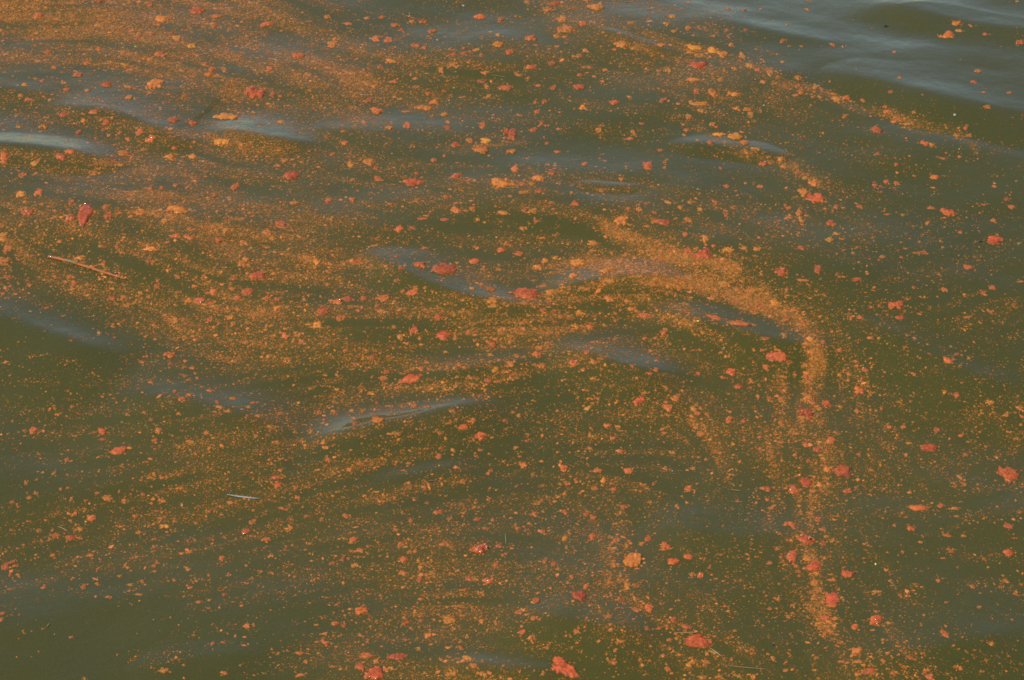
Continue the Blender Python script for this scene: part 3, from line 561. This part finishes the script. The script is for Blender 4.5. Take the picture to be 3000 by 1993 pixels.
(2000, 1328): "40,245,56,42,r 85,260,20,20 160,42,28,24,r 65,108,25,20 775,12,38,28,r 1105,15,35,26 1220,12,28,30 1100,122,135,95,r 1000,110,50,48,o 852,205,86,74,r 765,255,76,62,rg 582,245,60,42,r 635,235,30,12 585,322,34,28,r 610,160,45,18 870,55,40,30 1138,262,66,36,ra-20 2250,150,160,120,r 1960,10,48,28,r 1948,215,38,28,r 1910,162,32,34,o 1578,272,24,18 1510,185,18,14 1630,380,140,40,r 1780,362,50,40,r 1880,380,60,22,o 1892,436,44,16,o 2250,505,70,40,r 1580,522,66,38,ra20 1462,500,30,20 1540,442,36,14 1515,415,22,18 1645,615,36,20 1825,567,64,28,r 1938,570,32,16 1845,672,54,36,r 1520,680,28,22 1805,725,28,14,r 2250,692,80,48,ra20 1900,788,22,16,r 1765,882,38,32,rg 2000,925,40,25,r 2297,970,40,30,r 2228,878,32,22 2195,925,30,30 1503,982,34,24,r 735,495,85,42,r 932,460,46,46,r 970,525,40,38,o 675,555,22,22,r 598,433,28,14 705,380,20,14 855,600,125,70,rg 810,580,50,35,o 968,622,52,44,r 995,578,46,24,o 1040,605,30,30 755,715,84,88,rg 765,760,30,30,g 680,720,26,18,r 895,785,130,70,r 860,730,70,40,o 985,725,36,28,o 1145,835,100,62,r 1028,838,36,16 1045,878,30,22 648,660,26,36,o 598,753,20,22 40,718,72,40,r 260,700,44,14,r 122,845,52,46,rg 65,840,40,40,o 185,788,28,24,r 363,880,22,24,r 700,868,25,14 665,905,18,20,r 775,906,24,16 563,960,22,20,r 1035,1010,105,115,r 915,895,70,35,o 920,985,35,60,o 660,1010,34,26,o 600,1077,42,18,r 765,1055,24,20 730,1130,38,32,o 985,1142,72,44,r 1190,1200,54,46,r 1335,1155,92,72,rg 1420,1175,35,20,o 1335,1095,30,20 980,1250,28,30 745,1250,28,14 1812,1247,58,66,r 1205,1360,75,60,o 1190,1390,55,30,r 1385,1290,32,18 1420,1388,24,16,r 1570,1412,62,36,r 1390,1437,26,22,r 1455,1522,44,30,r 1530,1475,22,28 1285,1508,110,42,r 1210,1440,80,28,o 1210,1530,28,18 1705,1545,65,50,rg 1675,1515,35,25 480,1383,32,20,r 625,1420,50,40,oa30 340,1425,25,30,r 105,1300,205,100,r 30,1200,75,36,r 210,1375,80,16,ya30 60,1450,80,70,o 155,1445,50,32,o 715,1500,40,22,o 380,1540,70,22,oa25 130,1552,70,30,o 490,1545,40,36,o 1340,958,80,20,o 1900,1475,30,16 2060,1505,28,22,r 2130,1322,30,22 2280,1153,28,16,r 1820,1030,20,14 2055,1062,20,14 1965,1377,25,14,r 2095,1430,20,14 1555,992,20,14,r 925,1415,28,16",
}
# the clumps that anyone would point at: label and the words others are placed by
MARKED = {
    (1000, 1328, 1540, 1490): ('huge ragged brick-red algae raft slanting out of the bottom edge', 'huge bottom raft'),
    (1000, 1328, 225, 1520): ('thick glossy orange-red algae mat on the bottom edge, below a bare water gap', 'glossy bottom mat'),
    (1000, 1328, 390, 1408): ('long flat brick-red algae strip beside the bare water gap above the glossy bottom mat', None),
    (1000, 1328, 180, 1398): ('short flat algae strip capping the bare water gap above the glossy bottom mat', None),
    (1000, 1328, 130, 1480): ('narrow upright algae strip closing the left side of the gap at the glossy bottom mat', None),
    (2000, 1328, 105, 1300): ('large oval brick-red algae raft with a thin yellow straw at its upper end', 'large oval raft'),
    (2000, 1328, 2250, 150): ('large wrinkled brick-red algae raft floating alone at the right edge', 'lone right-edge raft'),
    (2000, 1328, 1100, 122): ('big blunt brick-red algae raft just outside the vertical speck stream', 'big blunt raft'),
    (2000, 1328, 1035, 1010): ('tall brick-red algae raft low in the vertical speck stream', 'tall stream raft'),
    (1000, 1328, 950, 665): ('rounded orange-red algae raft sprinkled with many white glints', 'many-glint raft'),
    (1000, 1328, 1642, 992): ('lobed brick-red algae raft with a small dark round clump at its upper corner', 'lobed raft'),
    (1000, 1328, 1692, 925): ('small dark round algae clump at the upper corner of the lobed raft', None),
    (2000, 0, 1835, 1472): ('compact brick-red algae raft on open green water by the right edge, upper half', 'upper right-edge raft'),
    (1000, 0, 1165, 925): ('tall rounded brick-red algae raft standing in the upper middle water', 'tall rounded raft'),
    (1000, 0, 500, 1265): ('long spindle-shaped brick-red algae raft in the upper middle water', 'spindle-shaped raft'),
    (0, 0, 590, 1480): ('tall narrow glossy algae raft with wet bubbles above the orange reed stem', 'tall bubbly raft'),
    (1000, 664, 705, 295): ('wide streaky brick-red algae raft just above the long central wave gleam', 'wide streaky raft'),
    (1000, 664, 1265, 465): ('widest algae raft, lying on the long gleaming wave at the picture centre', 'widest central raft'),
    (1000, 664, 480, 1055): ('slanting leaf-shaped algae raft between the two short lower wave gleams', 'slanting raft'),
    (2000, 664, 655, 905): ('wide glinting algae raft inside the bend of the curling speck stream', 'raft in the bend'),
    (2000, 0, 915, 1375): ('big ragged brick-red algae raft with orange crumbs trailing from its upper side', 'trailing ragged raft'),
    (2000, 664, 2162, 100): ('blunt brick-red algae raft close beside a small dark insect', 'raft by the insect'),
    (2000, 664, 1475, 545): ('lone brick-red algae raft with bright wet bubbles in its middle, right of the bend', 'lone bubbly raft'),
    (2000, 664, 850, 1300): ('big glossy algae raft with wet bubbles near the top of the vertical stream', 'glossy stream raft'),
    (0, 664, 1780, 340): ('big rounded brick-red algae raft with a paler raft at its upper side', 'big left raft'),
    (0, 664, 1685, 250): ('paler orange algae raft touching the upper side of a big rounded one', None),
    (0, 664, 2230, 588): ('plump brick-red algae raft standing clear of its neighbours, left of centre', 'plump raft'),
    (0, 0, 1760, 645): ('dark red algae raft with a white wet bubble in the upper left water', 'upper dark raft'),
    (0, 0, 1070, 585): ('winged orange algae raft above the upper left wave gleam', 'winged raft'),
    (1000, 0, 242, 770): ('smooth lens-shaped brick-red algae raft in the upper water', 'lens-shaped raft'),
    (2000, 0, 110, 455): ('wide flat brick-red algae raft just under the upper right speck stream', 'wide flat raft'),
    (1000, 664, 965, 1455): ('compact brick-red algae raft in open green water below the short wave gleam', 'open-water raft'),
    (1000, 664, 2060, 1205): ('round brick-red algae raft alone in green water between curl and short gleam', 'round lone raft'),
    (1000, 1328, 140, 1092): ('blocky brick-red algae raft above the glossy bottom mat', 'blocky raft'),
    (2000, 1328, 855, 600): ('wide wet glinting algae raft midway down the vertical speck stream', 'mid-stream raft'),
    (2000, 1328, 1335, 1155): ('round wrinkled algae raft with wet glints, right of the stream foot', 'round wrinkled raft'),
    (0, 664, 815, 1550): ('wide brick-red algae raft above the white sliver, lower left water', 'lower left raft'),
    (0, 1328, 500, 585): ('brick-red algae raft in the bottom left water with a thin straw-like tail', 'tailed raft'),
    (2000, 0, 1825, 243): ('long two-ended brick-red algae raft on blue-grey water in the upper right corner', 'upper corner raft'),
    (1000, 1328, 2010, 740): ('big loose crumbly orange algae raft in the lower middle water', 'big crumbly raft'),
    (2000, 664, 130, 190): ('big glinting brick-red algae raft on the dense orange patch', 'dense patch raft'),
    (0, 0, 2015, 1220): ('wide brick-red algae raft, the largest between the tall bubbly and spindle-shaped rafts', 'upper left wide raft'),
    (2000, 1328, 1812, 1247): ('small tall brick-red algae raft alone near the bottom right corner', 'lower right tall raft'),
    (2000, 664, 1220, 1132): ('rounded brick-red algae raft beside the upper part of the vertical stream', 'side raft'),
    (2000, 664, 1710, 1530): ('wide brick-red algae raft between the vertical stream and the lone right-edge raft', 'wide side raft'),
}

clumps = []
for (ox, oy), txt in TILES.items():
    sc = 2361.0 / 1000 if oy < 1328 else 2358.0 / 1000
    for e in txt.split():
        q = e.split(',')
        x, y, ww, hh = map(float, q[:4])
        fl = q[4] if len(q) > 4 else ''
        ang = 0.0
        if 'a' in fl:
            fl, a_ = fl.split('a'); ang = float(a_)
        tone = next((c for c in fl if c in 'roy'), None)
        if tone is None: tone = 'r' if random.random() < 0.45 else 'o'
        clumps.append(dict(key=(ox, oy, int(x), int(y)), px=ox + x / sc, py=oy + y / sc, w=ww / sc, h=hh / sc, ang=ang, tone=tone, g='g' in fl))
clumps.sort(key=lambda c: -c['w'] * c['h'] - (1e6 if c['key'] in MARKED else 0))
MAX_SINGLE = 288
for rank, c in enumerate(clumps):
    x, y, z = (float(q[0]) for q in on_water(c['px'], c['py']))
    dist = math.sqrt(x * x + y * y + (CAM_H - z) ** 2)
    c['pos'] = (x, y, z)
    mpp = 2 * TANH * dist / PW                              # metres per photo pixel there
    c['mw'] = c['w'] * mpp * 1.04
    # the surface's own slope there sets how much the view shortens it
    e = 0.02
    sl = float((hz(np.array([x]), np.array([y + e])) - hz(np.array([x]), np.array([y - e])))[0]) / (2 * e)
    dep = math.atan2(CAM_H - z, y) + math.atan(sl)
    c['mh'] = min(c['h'] * mpp / max(math.sin(dep), 0.24) * 0.97, c['mw'] * 3.2)
    c['seed'] = 1000 + 17 * rank
    c['big'] = math.sqrt(c['w'] * c['h'])

def drape(v, pos):
    """set local vertices down on the waves round POS"""
    v = v.copy()
    v[:, 2] += hz(v[:, 0] + pos[0], v[:, 1] + pos[1]) - pos[2]
    return v

# labels: each clump is told apart by its look, its size rank and the marked thing it floats nearest to
singles = clumps[:MAX_SINGLE]
REFS = [(c['px'], c['py'], MARKED[c['key']][1]) for c in singles if c['key'] in MARKED and MARKED[c['key']][1]]
K = 3000 / 2360
REFS += [(200 * K, 618 * K, 'orange reed stem'), (560 * K, 1147 * K, 'white sliver'), (2040 * K, 62 * K, 'upper dark insect'),
         (2015 * K, 1310 * K, 'yellow fleck'), (247 * K, 433 * K, 'white fleck above the reed'), (1680 * K, 1130 * K, 'short pale straw'),
         (2199 * K, 266 * K, 'upper white fleck'), (540 * K, 653 * K, 'thin tan straw'), (1063 * K, 222 * K, 'upper thin straw')]
TONE = {'r': 'brick-red', 'o': 'orange', 'y': 'yellowish'}
ORD = ['largest', 'second largest', 'third largest', 'fourth largest', 'fifth largest', 'sixth largest', 'seventh largest', 'eighth largest', 'ninth largest', 'tenth largest']
cells = {}
for c in singles:
    if c['key'] in MARKED: continue
    d = sorted((math.hypot(c['px'] - x, (c['py'] - y)), x, y, nme) for x, y, nme in REFS)[0]
    a = math.degrees(math.atan2(d[2] - c['py'], c['px'] - d[1])) % 360
    side = ['right of', 'upper right of', 'above', 'upper left of', 'left of', 'lower left of', 'below', 'lower right of'][int(((a + 22.5) % 360) // 45)]
    cells.setdefault((side, d[3]), []).append(c)
for (side, nme), cs in cells.items():
    cs.sort(key=lambda c: -c['w'] * c['h'])
    for k, c in enumerate(cs):
        asp = c['w'] / c['h']
        shape = 'long flat' if asp > 2.3 else 'oval' if asp > 1.45 else 'upright' if asp < 0.9 else 'rounded'
        words = ['glinting' if c['g'] else '', shape, TONE[c['tone']], 'algae clump,', ORD[k], side, 'the', nme]
        c['label'] = ' '.join(x for x in words if x)

# bubbles share one mesh: a low wet dome
bn, br_ = 10, 4
bv = [(0, 0, 1.0)]
for i in range(1, br_ + 1):
    for j in range(bn):
        t, a = i / br_, 6.2832 * j / bn
        bv.append((t * math.cos(a), t * math.sin(a), math.sqrt(max(0, 1 - t * t * 0.95)) - 0.22))
bv[0] = (0, 0, 0.78)
bf = [(0, 1 + j, 1 + (j + 1) % bn, 0) for j in range(bn)]
faces = [(0, 1 + j, 1 + (j + 1) % bn) for j in range(bn)]
for i in range(br_ - 1):
    for j in range(bn):
        a, b = 1 + i * bn + j, 1 + i * bn + (j + 1) % bn
        c_, d_ = a + bn, b + bn
        faces += [(a, c_, d_), (a, d_, b)]
bubble_me = tris('bubble', np.array(bv), faces)

def bubbles(o, c, k):
    r = np.random.default_rng(c['seed'] + 9)
    co = np.empty(len(o.data.vertices) * 3, np.float32)
    o.data.vertices.foreach_get('co', co); co = co.reshape(-1, 3)
    th = co[:, 2]
    pick = co[np.argsort(-th)[: max(4, len(co) // 2)]]
    for _ in range(k):
        v = pick[r.integers(len(pick))]
        b = link('bubble', bubble_me, BUBBLE, o)
        s = float(r.uniform(0.0036, 0.0062))
        b.location = (float(v[0]), float(v[1]), float(v[2]) + 0.0002)
        b.scale = (s * 0.55, s * 0.55, s * 0.24)

for c in singles:
    v, t, col = clump_mesh(c['mw'], c['mh'], -math.radians(c['ang']), c['seed'], c['tone'], c['big'])
    me = tris('algae_clump', drape(v, c['pos']), t)
    paint(me, col)
    o = link('algae_clump', me, CLUMP)
    o.location = c['pos']
    lab = MARKED[c['key']][0] if c['key'] in MARKED else c['label']
    tag(o, lab, 'algae clump', 'rafts and clumps of orange algae on the water')
    if c['g']:
        bubbles(o, c, 7 if c['key'] == (1000, 1328, 950, 665) else int(np.clip(c['big'] / 14, 1, 4)))

# ------------------------------------------------------------------ crumbs: the many smaller clumps, one body of stuff
V, T, C, off = [], [], [], 0
for c in clumps[MAX_SINGLE:]:
    v, t, col = clump_mesh(c['mw'], c['mh'], -math.radians(c['ang']), c['seed'], c['tone'], c['big'])
    v = drape(v, c['pos']) + np.array(c['pos'])
    col = col * 0.76 + np.array([0.15, 0.08, 0.014]) * 0.24          # the small ones ride lower in the murk
    V.append(v); T.append(t + off); C.append(col); off += len(v)
crumbs_me = tris('algae_crumbs', np.concatenate(V), np.concatenate(T))
paint(crumbs_me, np.concatenate(C))
crumbs = link('algae_crumbs', crumbs_me, CLUMP)
tag(crumbs, 'countless small orange crumbs of algae strewn over the green water', 'algae', kind='stuff')

# ------------------------------------------------------------------ specks: the fine bloom
MEAN_A = 30.0
prob = cover.ravel()
total = int(prob.sum() * CELL * CELL / MEAN_A * 5.3)
n_par = total // 7
def pick(k):
    i = RNG.choice(len(prob), size=k, p=prob / prob.sum())
    return DX.ravel()[i] + RNG.uniform(-.5, .5, k) * CELL, DY.ravel()[i] + RNG.uniform(-.5, .5, k) * CELL
sx, sy = pick(int(total * 0.45))
ppx, ppy = pick(n_par)
kids = RNG.poisson(4.0, n_par)
own = np.repeat(np.arange(n_par), kids)
def flow(px, py):
    return FLOW[np.clip(((py + 330) / CELL), 0, len(my) - 1).astype(int), np.clip(((px + 420) / CELL), 0, len(mx) - 1).astype(int)]
al = (flow(ppx, ppy) + np.radians(RNG.normal(0, 7, n_par)))[own]
tight = (RNG.random(n_par) < 0.40)[own]
u = RNG.normal(0, 1, len(own)) * np.where(tight, 9, 55)
v_ = RNG.normal(0, 1, len(own)) * np.where(tight, 6, 5)
kx = ppx[own] + u * np.cos(al) - v_ * np.sin(al)
ky = ppy[own] + u * np.sin(al) + v_ * np.cos(al)
hx, hy = [], []                                            # crumbs that cling round each clump
for c in clumps:
    k = RNG.poisson(np.clip(c['big'] / (4.0 if c['tone'] == 'r' else 2.2), 2, 26))
    a = RNG.uniform(0, 6.283, k); q = np.clip(RNG.normal(0.58, 0.17, k), 0.3, 1.3)
    ca, sa = math.cos(math.radians(c['ang'])), math.sin(math.radians(c['ang']))
    ex, ey = np.cos(a) * q * c['w'], np.sin(a) * q * c['h']
    hx.append(c['px'] + ex * ca - ey * sa); hy.append(c['py'] + ex * sa + ey * ca)
q = RNG.random(150)                                        # and along the reed stem
hx.append(142 + 228 * q + RNG.normal(0, 9, 150)); hy.append(753 + 66 * q - np.abs(RNG.normal(0, 9, 150)) + 3)
hx, hy = np.concatenate(hx), np.concatenate(hy)
fi = RNG.choice(film.size, size=270000, p=film.ravel() / film.sum())   # the finest grain, which reads as a film
fgx = DX.ravel()[fi] + RNG.uniform(-.5, .5, len(fi)) * CELL
fgy = DY.ravel()[fi] + RNG.uniform(-.5, .5, len(fi)) * CELL
px, py = np.concatenate([sx, kx, hx, fgx]), np.concatenate([sy, ky, hy, fgy])
big_tight = np.concatenate([np.zeros(len(sx), bool), tight, np.ones(len(hx), bool), np.zeros(len(fgx), bool)])
grain = np.arange(len(px)) >= len(px) - len(fgx)
M = len(px)
x, y, z = on_water(px, py)
mpp = 2 * TANH * np.sqrt(x * x + y * y + CAM_H ** 2) / PW
dia = np.exp(RNG.normal(math.log(3.7), 0.42, M)) * (0.86 + 0.32 * np.clip(py / PH, 0, 1))
dia = np.where(big_tight & (RNG.random(M) < 0.35), dia * 1.55, dia)
dia = np.where(grain, np.exp(RNG.normal(math.log(2.9), 0.25, M)), dia)
dia = np.clip(dia, 1.8, 17)
rad = dia * mpp / 2
el = np.exp(RNG.normal(0.14 - 0.12 * np.clip(py / PH, 0, 1), 0.20, M))
th = -(flow(px, py) + np.radians(RNG.normal(0, 26, M)))
NS = 4
ja = np.linspace(0, 2 * math.pi, NS, endpoint=False)[None] + RNG.uniform(-.3, .3, (M, NS))
jr = rad[:, None] * RNG.uniform(0.6, 1.25, (M, NS))
lx = jr * np.cos(ja) * el[:, None]
ly = jr * np.sin(ja) * 1.28 / el[:, None]
vx = np.concatenate([x[:, None], x[:, None] + lx * np.cos(th)[:, None] - ly * np.sin(th)[:, None]], 1)
vy = np.concatenate([y[:, None], y[:, None] + lx * np.sin(th)[:, None] + ly * np.cos(th)[:, None]], 1)
lift = np.concatenate([np.minimum(rad * 0.16, 0.0009)[:, None] + 0.0002, np.full((M, NS), -0.0001)], 1)
vz = hz(vx, vy) + 0.0005 + lift
base = (np.arange(M) * (NS + 1))[:, None]
f = np.stack([np.stack([base[:, 0], base[:, 0] + 1 + k, base[:, 0] + 1 + (k + 1) % NS], -1) for k in range(NS)], 1).reshape(-1, 3)
me = tris('algae_specks', np.stack([vx, vy, vz], -1).reshape(-1, 3), f)
# small specks lie a little under the surface and take on its green; larger ones ride on top
sub = np.clip(RNG.normal(0.40, 0.22, M) - (dia - 5) * 0.055, 0.0, 0.85)[:, None]
cs = tint('s', M, RNG)
redder = (np.clip((dia - 6) / 7, 0, 1) * RNG.random(M))[:, None]
cs = cs * (1 - redder) + np.array([0.42, 0.115, 0.026]) * redder
cs = cs * np.exp(RNG.normal(0, 0.20, (M, 1)))
brown = (RNG.random(M) < 0.07)[:, None]
cs = np.where(brown, np.array([0.20, 0.075, 0.015]), cs)
cs = cs * (1 - sub) + np.array([0.150, 0.088, 0.016]) * sub
paint(me, np.repeat(cs, NS + 1, 0))
specks = link('algae_specks', me, SPECK)
tag(specks, 'fine orange specks of an algae bloom drifting in streams on the water', 'algae', kind='stuff')

# ------------------------------------------------------------------ the stray things among the bloom
def rod(name, pts, radii, mat, flat=1.0, lift=0.002, seg=8, parent=None, origin=None, rigid=False):
    """a tapered stem along photo points laid on the water"""
    q = np.array(pts, float)
    t = np.linspace(0, 1, len(q)); tn = np.linspace(0, 1, max(len(q) * 5, 14))
    qx, qy = np.interp(tn, t, q[:, 0]), np.interp(tn, t, q[:, 1])
    if len(q) > 2:                                          # smooth the bends
        for _ in range(6):
            qx[1:-1] = (qx[:-2] + 2 * qx[1:-1] + qx[2:]) / 4
            qy[1:-1] = (qy[:-2] + 2 * qy[1:-1] + qy[2:]) / 4
    X, Y, Z = on_water(qx, qy)
    if rigid:                                               # a stiff stem bridges the waves
        k = np.polyfit(tn, Z, 1)
        Z = np.polyval(k, tn) + 0.001
        X, Y = plane(qx, qy, Z)
    R = np.interp(tn, np.linspace(0, 1, len(radii)), radii)
    o0 = origin if origin is not None else (float(X.mean()), float(Y.mean()), float(Z.mean()))
    dx, dy = np.gradient(X), np.gradient(Y)
    L = np.hypot(dx, dy); nxx, nyy = -dy / L, dx / L
    vs = []
    for i in range(len(tn)):
        for j in range(seg):
            a = 2 * math.pi * j / seg
            s, hgt = math.cos(a) * R[i], math.sin(a) * R[i] * flat
            vs.append((X[i] + nxx[i] * s - o0[0], Y[i] + nyy[i] * s - o0[1], Z[i] + lift + hgt - o0[2]))
    fs = []
    for i in range(len(tn) - 1):
        for j in range(seg):
            a, b = i * seg + j, i * seg + (j + 1) % seg
            fs += [(a, b, b + seg), (a, b + seg, a + seg)]
    nv = len(vs)
    vs += [tuple(np.mean(vs[:seg], 0)), tuple(np.mean(vs[nv - seg:nv], 0))]
    fs += [(nv, (j + 1) % seg, j) for j in range(seg)] + [(nv + 1, nv - seg + j, nv - seg + (j + 1) % seg) for j in range(seg)]
    o = link(name, tris(name, np.array(vs), fs), mat, parent)
    if parent is None: o.location = o0
    return o, o0

def tile(ox, oy, *pts):
    sc = 2361.0 / 1000
    return [(ox + a / sc, oy + b / sc) for a, b in pts]

# the reed stem, coated with algae except for one bare length
STEMC, n, p = new_mat('algae_coated_stem')
geo = n.nodes.new('ShaderNodeNewGeometry').outputs['Position']
n.links.new(ramp(n, noise(n, 150, 3, 0.7, geo), [(0.3, (0.27, 0.065, 0.014)), (0.7, (0.41, 0.135, 0.024))]), p.inputs['Base Color'])
p.inputs['Roughness'].default_value = 0.75
stem, o0 = rod('reed_stem', tile(0, 664, (335, 210), (430, 230), (560, 268), (700, 313), (800, 345), (872, 368)), (.0040, .0044, .0034, .0038, .0030, .0018), STEMC, 0.62, 0.0014, rigid=True)
tag(stem, 'long straight reed stem coated with orange algae, floating near the left edge', 'reed stem')
bare, _ = rod('bare_patch', tile(0, 664, (452, 240), (490, 250), (535, 263)), (.0026, .0036, .0020), plain('bare_reed', (0.20, 0.155, 0.075), 0.9), 0.70, 0.0036, parent=stem, origin=o0, rigid=True)
sv = np.array([v.co[:] for v in stem.data.vertices])[:-2].reshape(-1, 8, 3).mean(1)[:, 2] + o0[2]
stem_z = (float(sv[0]), float(sv[-1]))
for k, (a, b) in enumerate(((352, 212), (626, 290), (802, 324), (808, 342), (822, 350))):
    (qx, qy), = tile(0, 664, (a, b))
    k = (qx - 142) / 228                                    # on the stem's own height there
    zz = stem_z[0] * (1 - k) + stem_z[1] * k
    X, Y = plane([qx], [qy], zz)
    Z = [zz]
    bb = link('bubble', bubble_me, BUBBLE, stem)
    bb.location = (float(X[0]) - o0[0], float(Y[0]) - o0[1], float(Z[0]) + 0.0026 - o0[2])
    bb.scale = (.0026, .0026, .0013)

sl, _ = rod('pale_sliver', [(665, 1451), (700, 1457), (735, 1461), (762, 1463)], (.0009, .0020, .0019, .0004), PALE, 0.5)
tag(sl, 'thin white curved sliver on plain green water in the lower left', 'plant sliver')
STRAWS = [
    ([(655, 834), (698, 829)], .0008, 'thin tan straw between algae clumps left of the picture centre', STRAW),
    ([(1975, 1856), (2008, 1857), (2042, 1855)], .0016, 'short yellow straw at the upper end of the large oval raft', STRAW),
    ([(2118, 1950), (2160, 1956), (2200, 1959), (2245, 1963)], .0010, 'long thin yellow straw near the bottom edge below the large oval raft', STRAW),
    ([(2601, 1704), (2614, 1712), (2627, 1724)], .0008, 'tiny curved straw on open green water near the bottom right corner', STRAW),
    ([(2141, 1436), (2154, 1438), (2166, 1440)], .0012, 'short pale pinkish straw on green water left of the vertical stream', STRAW),
    ([(1254, 1412), (1268, 1410), (1280, 1408)], .0013, 'short brown twig on green water below the short wave gleam', BROWN),
    ([(1054, 279), (1068, 281), (1084, 281)], .0022, 'short flat tan straw piece near the top of the water', STRAW),
    ([(1440, 221), (1462, 225), (1482, 228)], .0008, 'fine pale straw just above the upper middle clumps', STRAW),
    ([(1480, 1566), (1482, 1580), (1482, 1596)], .0012, 'short upright orange straw right of the many-glint raft', STRAW),
    ([(2078, 1900), (2098, 1912), (2112, 1925)], .0016, 'short slanting tan straw on the lower side of the large oval raft', STRAW),
    ([(170, 1545), (184, 1550), (197, 1558)], .0013, 'thin straw tail sticking out from the tailed raft', STRAW),
    ([(138, 1838), (144, 1829)], .0014, 'tiny pale straw in the bare dark water at bottom left', STRAW),
]
for pts, rr, lab, m in STRAWS:
    o, _ = rod('straw', pts, (rr * .4, rr * .62, rr * .62, rr * .35), m, 0.8, 0.0018)
    tag(o, lab, 'straw', 'stray straws on the water')

def pebble(name, px_, py_, w_px, h_px, mat, seed, label, cat, group=None, ang=0.0):
    """a small lumpy solid floating half out of the water"""
    X, Y, Z = (float(q[0]) for q in on_water(px_, py_))
    mpp_ = 2 * TANH * math.sqrt(X * X + Y * Y + CAM_H ** 2) / PW
    w_px, h_px = w_px * 0.68, h_px * 0.68
    a, b = w_px * mpp_ / 2, h_px * mpp_ / 2 / 0.62
    r = np.random.default_rng(seed)
    vs, fs, ni, nj = [], [], 5, 8
    for i in range(ni + 1):
        t = math.pi * i / ni
        for j in range(nj):
            q = 2 * math.pi * j / nj
            k = 1 + 0.22 * (r.random() - .5)
            ux, uy = a * math.sin(t) * math.cos(q) * k, b * math.sin(t) * math.sin(q) * k
            vs.append((ux * math.cos(ang) - uy * math.sin(ang), ux * math.sin(ang) + uy * math.cos(ang), min(a, b) * 0.55 * math.cos(t) * k))
    for i in range(ni):
        for j in range(nj):
            A, B = i * nj + j, i * nj + (j + 1) % nj
            fs += [(A, A + nj, B + nj), (A, B + nj, B)]
    o = link(name, tris(name, np.array(vs), fs), mat)
    o.location = (X, Y, Z + 0.001)
    tag(o, label, cat, group)
    return o, min(a, b)

def insect(px_, py_, w_px, h_px, seed, label, ang):
    o, s = pebble('insect', px_, py_, w_px, h_px, DARK, seed, label, 'insect', None, ang)
    X, Y, Z = o.location
    mpp_ = 2 * TANH * math.sqrt(X * X + Y * Y + CAM_H ** 2) / PW
    L = w_px * mpp_
    for side in (-1, 1):                                    # two folded wings
        c_, s_ = math.cos(ang), math.sin(ang)
        pts = [(-.1, .1 * side, .25), (.35, .30 * side, .22), (.75, .26 * side, .12), (.62, .05 * side, .16)]
        vs = [(L * (u * c_ - v * s_), L * (u * s_ + v * c_), L * h * 0.6) for u, v, h in pts]
        vs += [(a, b, h - 0.0004) for a, b, h in vs]
        fs = [(0, 1, 2), (0, 2, 3), (4, 6, 5), (4, 7, 6)] + [q for k in range(4) for q in ((k, (k + 1) % 4, (k + 1) % 4 + 4), (k, (k + 1) % 4 + 4, k + 4))]
        link('wing', tris('wing', np.array(vs), fs), DARK, o)

insect(2593, 78, 14, 6, 31, 'small dark insect on blue-grey water near the top right', 0.2)
insect(2870, 708, 11, 8, 32, 'small dark insect beside a blunt brick-red algae raft near the right edge', 0.5)
insect(2263, 1891, 9, 8, 33, 'small dark purplish insect on green water right of the large oval raft', 1.2)

for (a, b, ww, hh, m, lab) in (
    (313, 551, 6, 5, WHITE, 'tiny bright white fleck on green water above the reed stem'),
    (2797, 338, 14, 12, WHITE, 'white fleck on open green water in the upper right'),
    (2238, 310, 9, 8, WHITE, 'small white fleck between algae clumps in the upper right water'),
    (533, 1483, 11, 7, WHITE, 'pale cream fleck left of the white sliver'),
    (2565, 1654, 8, 9, YELLOW, 'single yellow fleck on plain green water in the lower right'),
    (1539, 1698, 5, 5, WHITE, 'tiny white fleck on green water right of the two-humped clump at lower middle'),
    (1265, 1583, 7, 4, WHITE, 'tiny white fleck left of the many-glint raft'),
    (1358, 18, 12, 8, WHITE, 'pale fleck on green water at the top edge'),
    (1085, 114, 9, 6, WHITE, 'white fleck touching a clump near the top edge, left of centre'),
    (397, 138, 10, 6, GREEN, 'small yellow-green leaf bit among the specks in the upper left'),
    (1330, 259, 10, 5, GREEN, 'small bright green leaf bit in the upper middle water'),
    (1780, 233, 10, 4, GREEN, 'small bright green leaf bit in the upper water right of centre'),
    (2810, 438, 8, 6, GREEN, 'tiny green leaf bit on green water near the right edge'),
    (2121, 1020, 8, 6, WHITE, 'tiny pale fleck on the gleaming wave inside the curling stream'),
    (1970, 1381 - 0, 6, 6, WHITE, 'tiny white fleck beside a glinting clump at lower middle'),
    (2045, 942, 12, 6, YELLOW, 'small yellowish fleck on the lower side of the curl wave gleam'),
    (160, 1860, 5, 5, WHITE, 'tiny pale fleck in the bare dark water at bottom left'),
):
    pebble('floating_fleck' if m is not GREEN else 'leaf_bit', a, b, ww, hh, m, int(a), lab, 'fleck' if m is not GREEN else 'leaf bit', 'stray flecks on the water')

print('clumps', len(clumps), 'specks', M, 'tris', sum(len(o.data.polygons) for o in bpy.data.objects if o.type == 'MESH'))
lb = [o['label'] for o in bpy.data.objects if 'label' in o]
print('labels', len(lb), 'distinct', len(set(lb)), 'longest', max(len(q.split()) for q in lb))
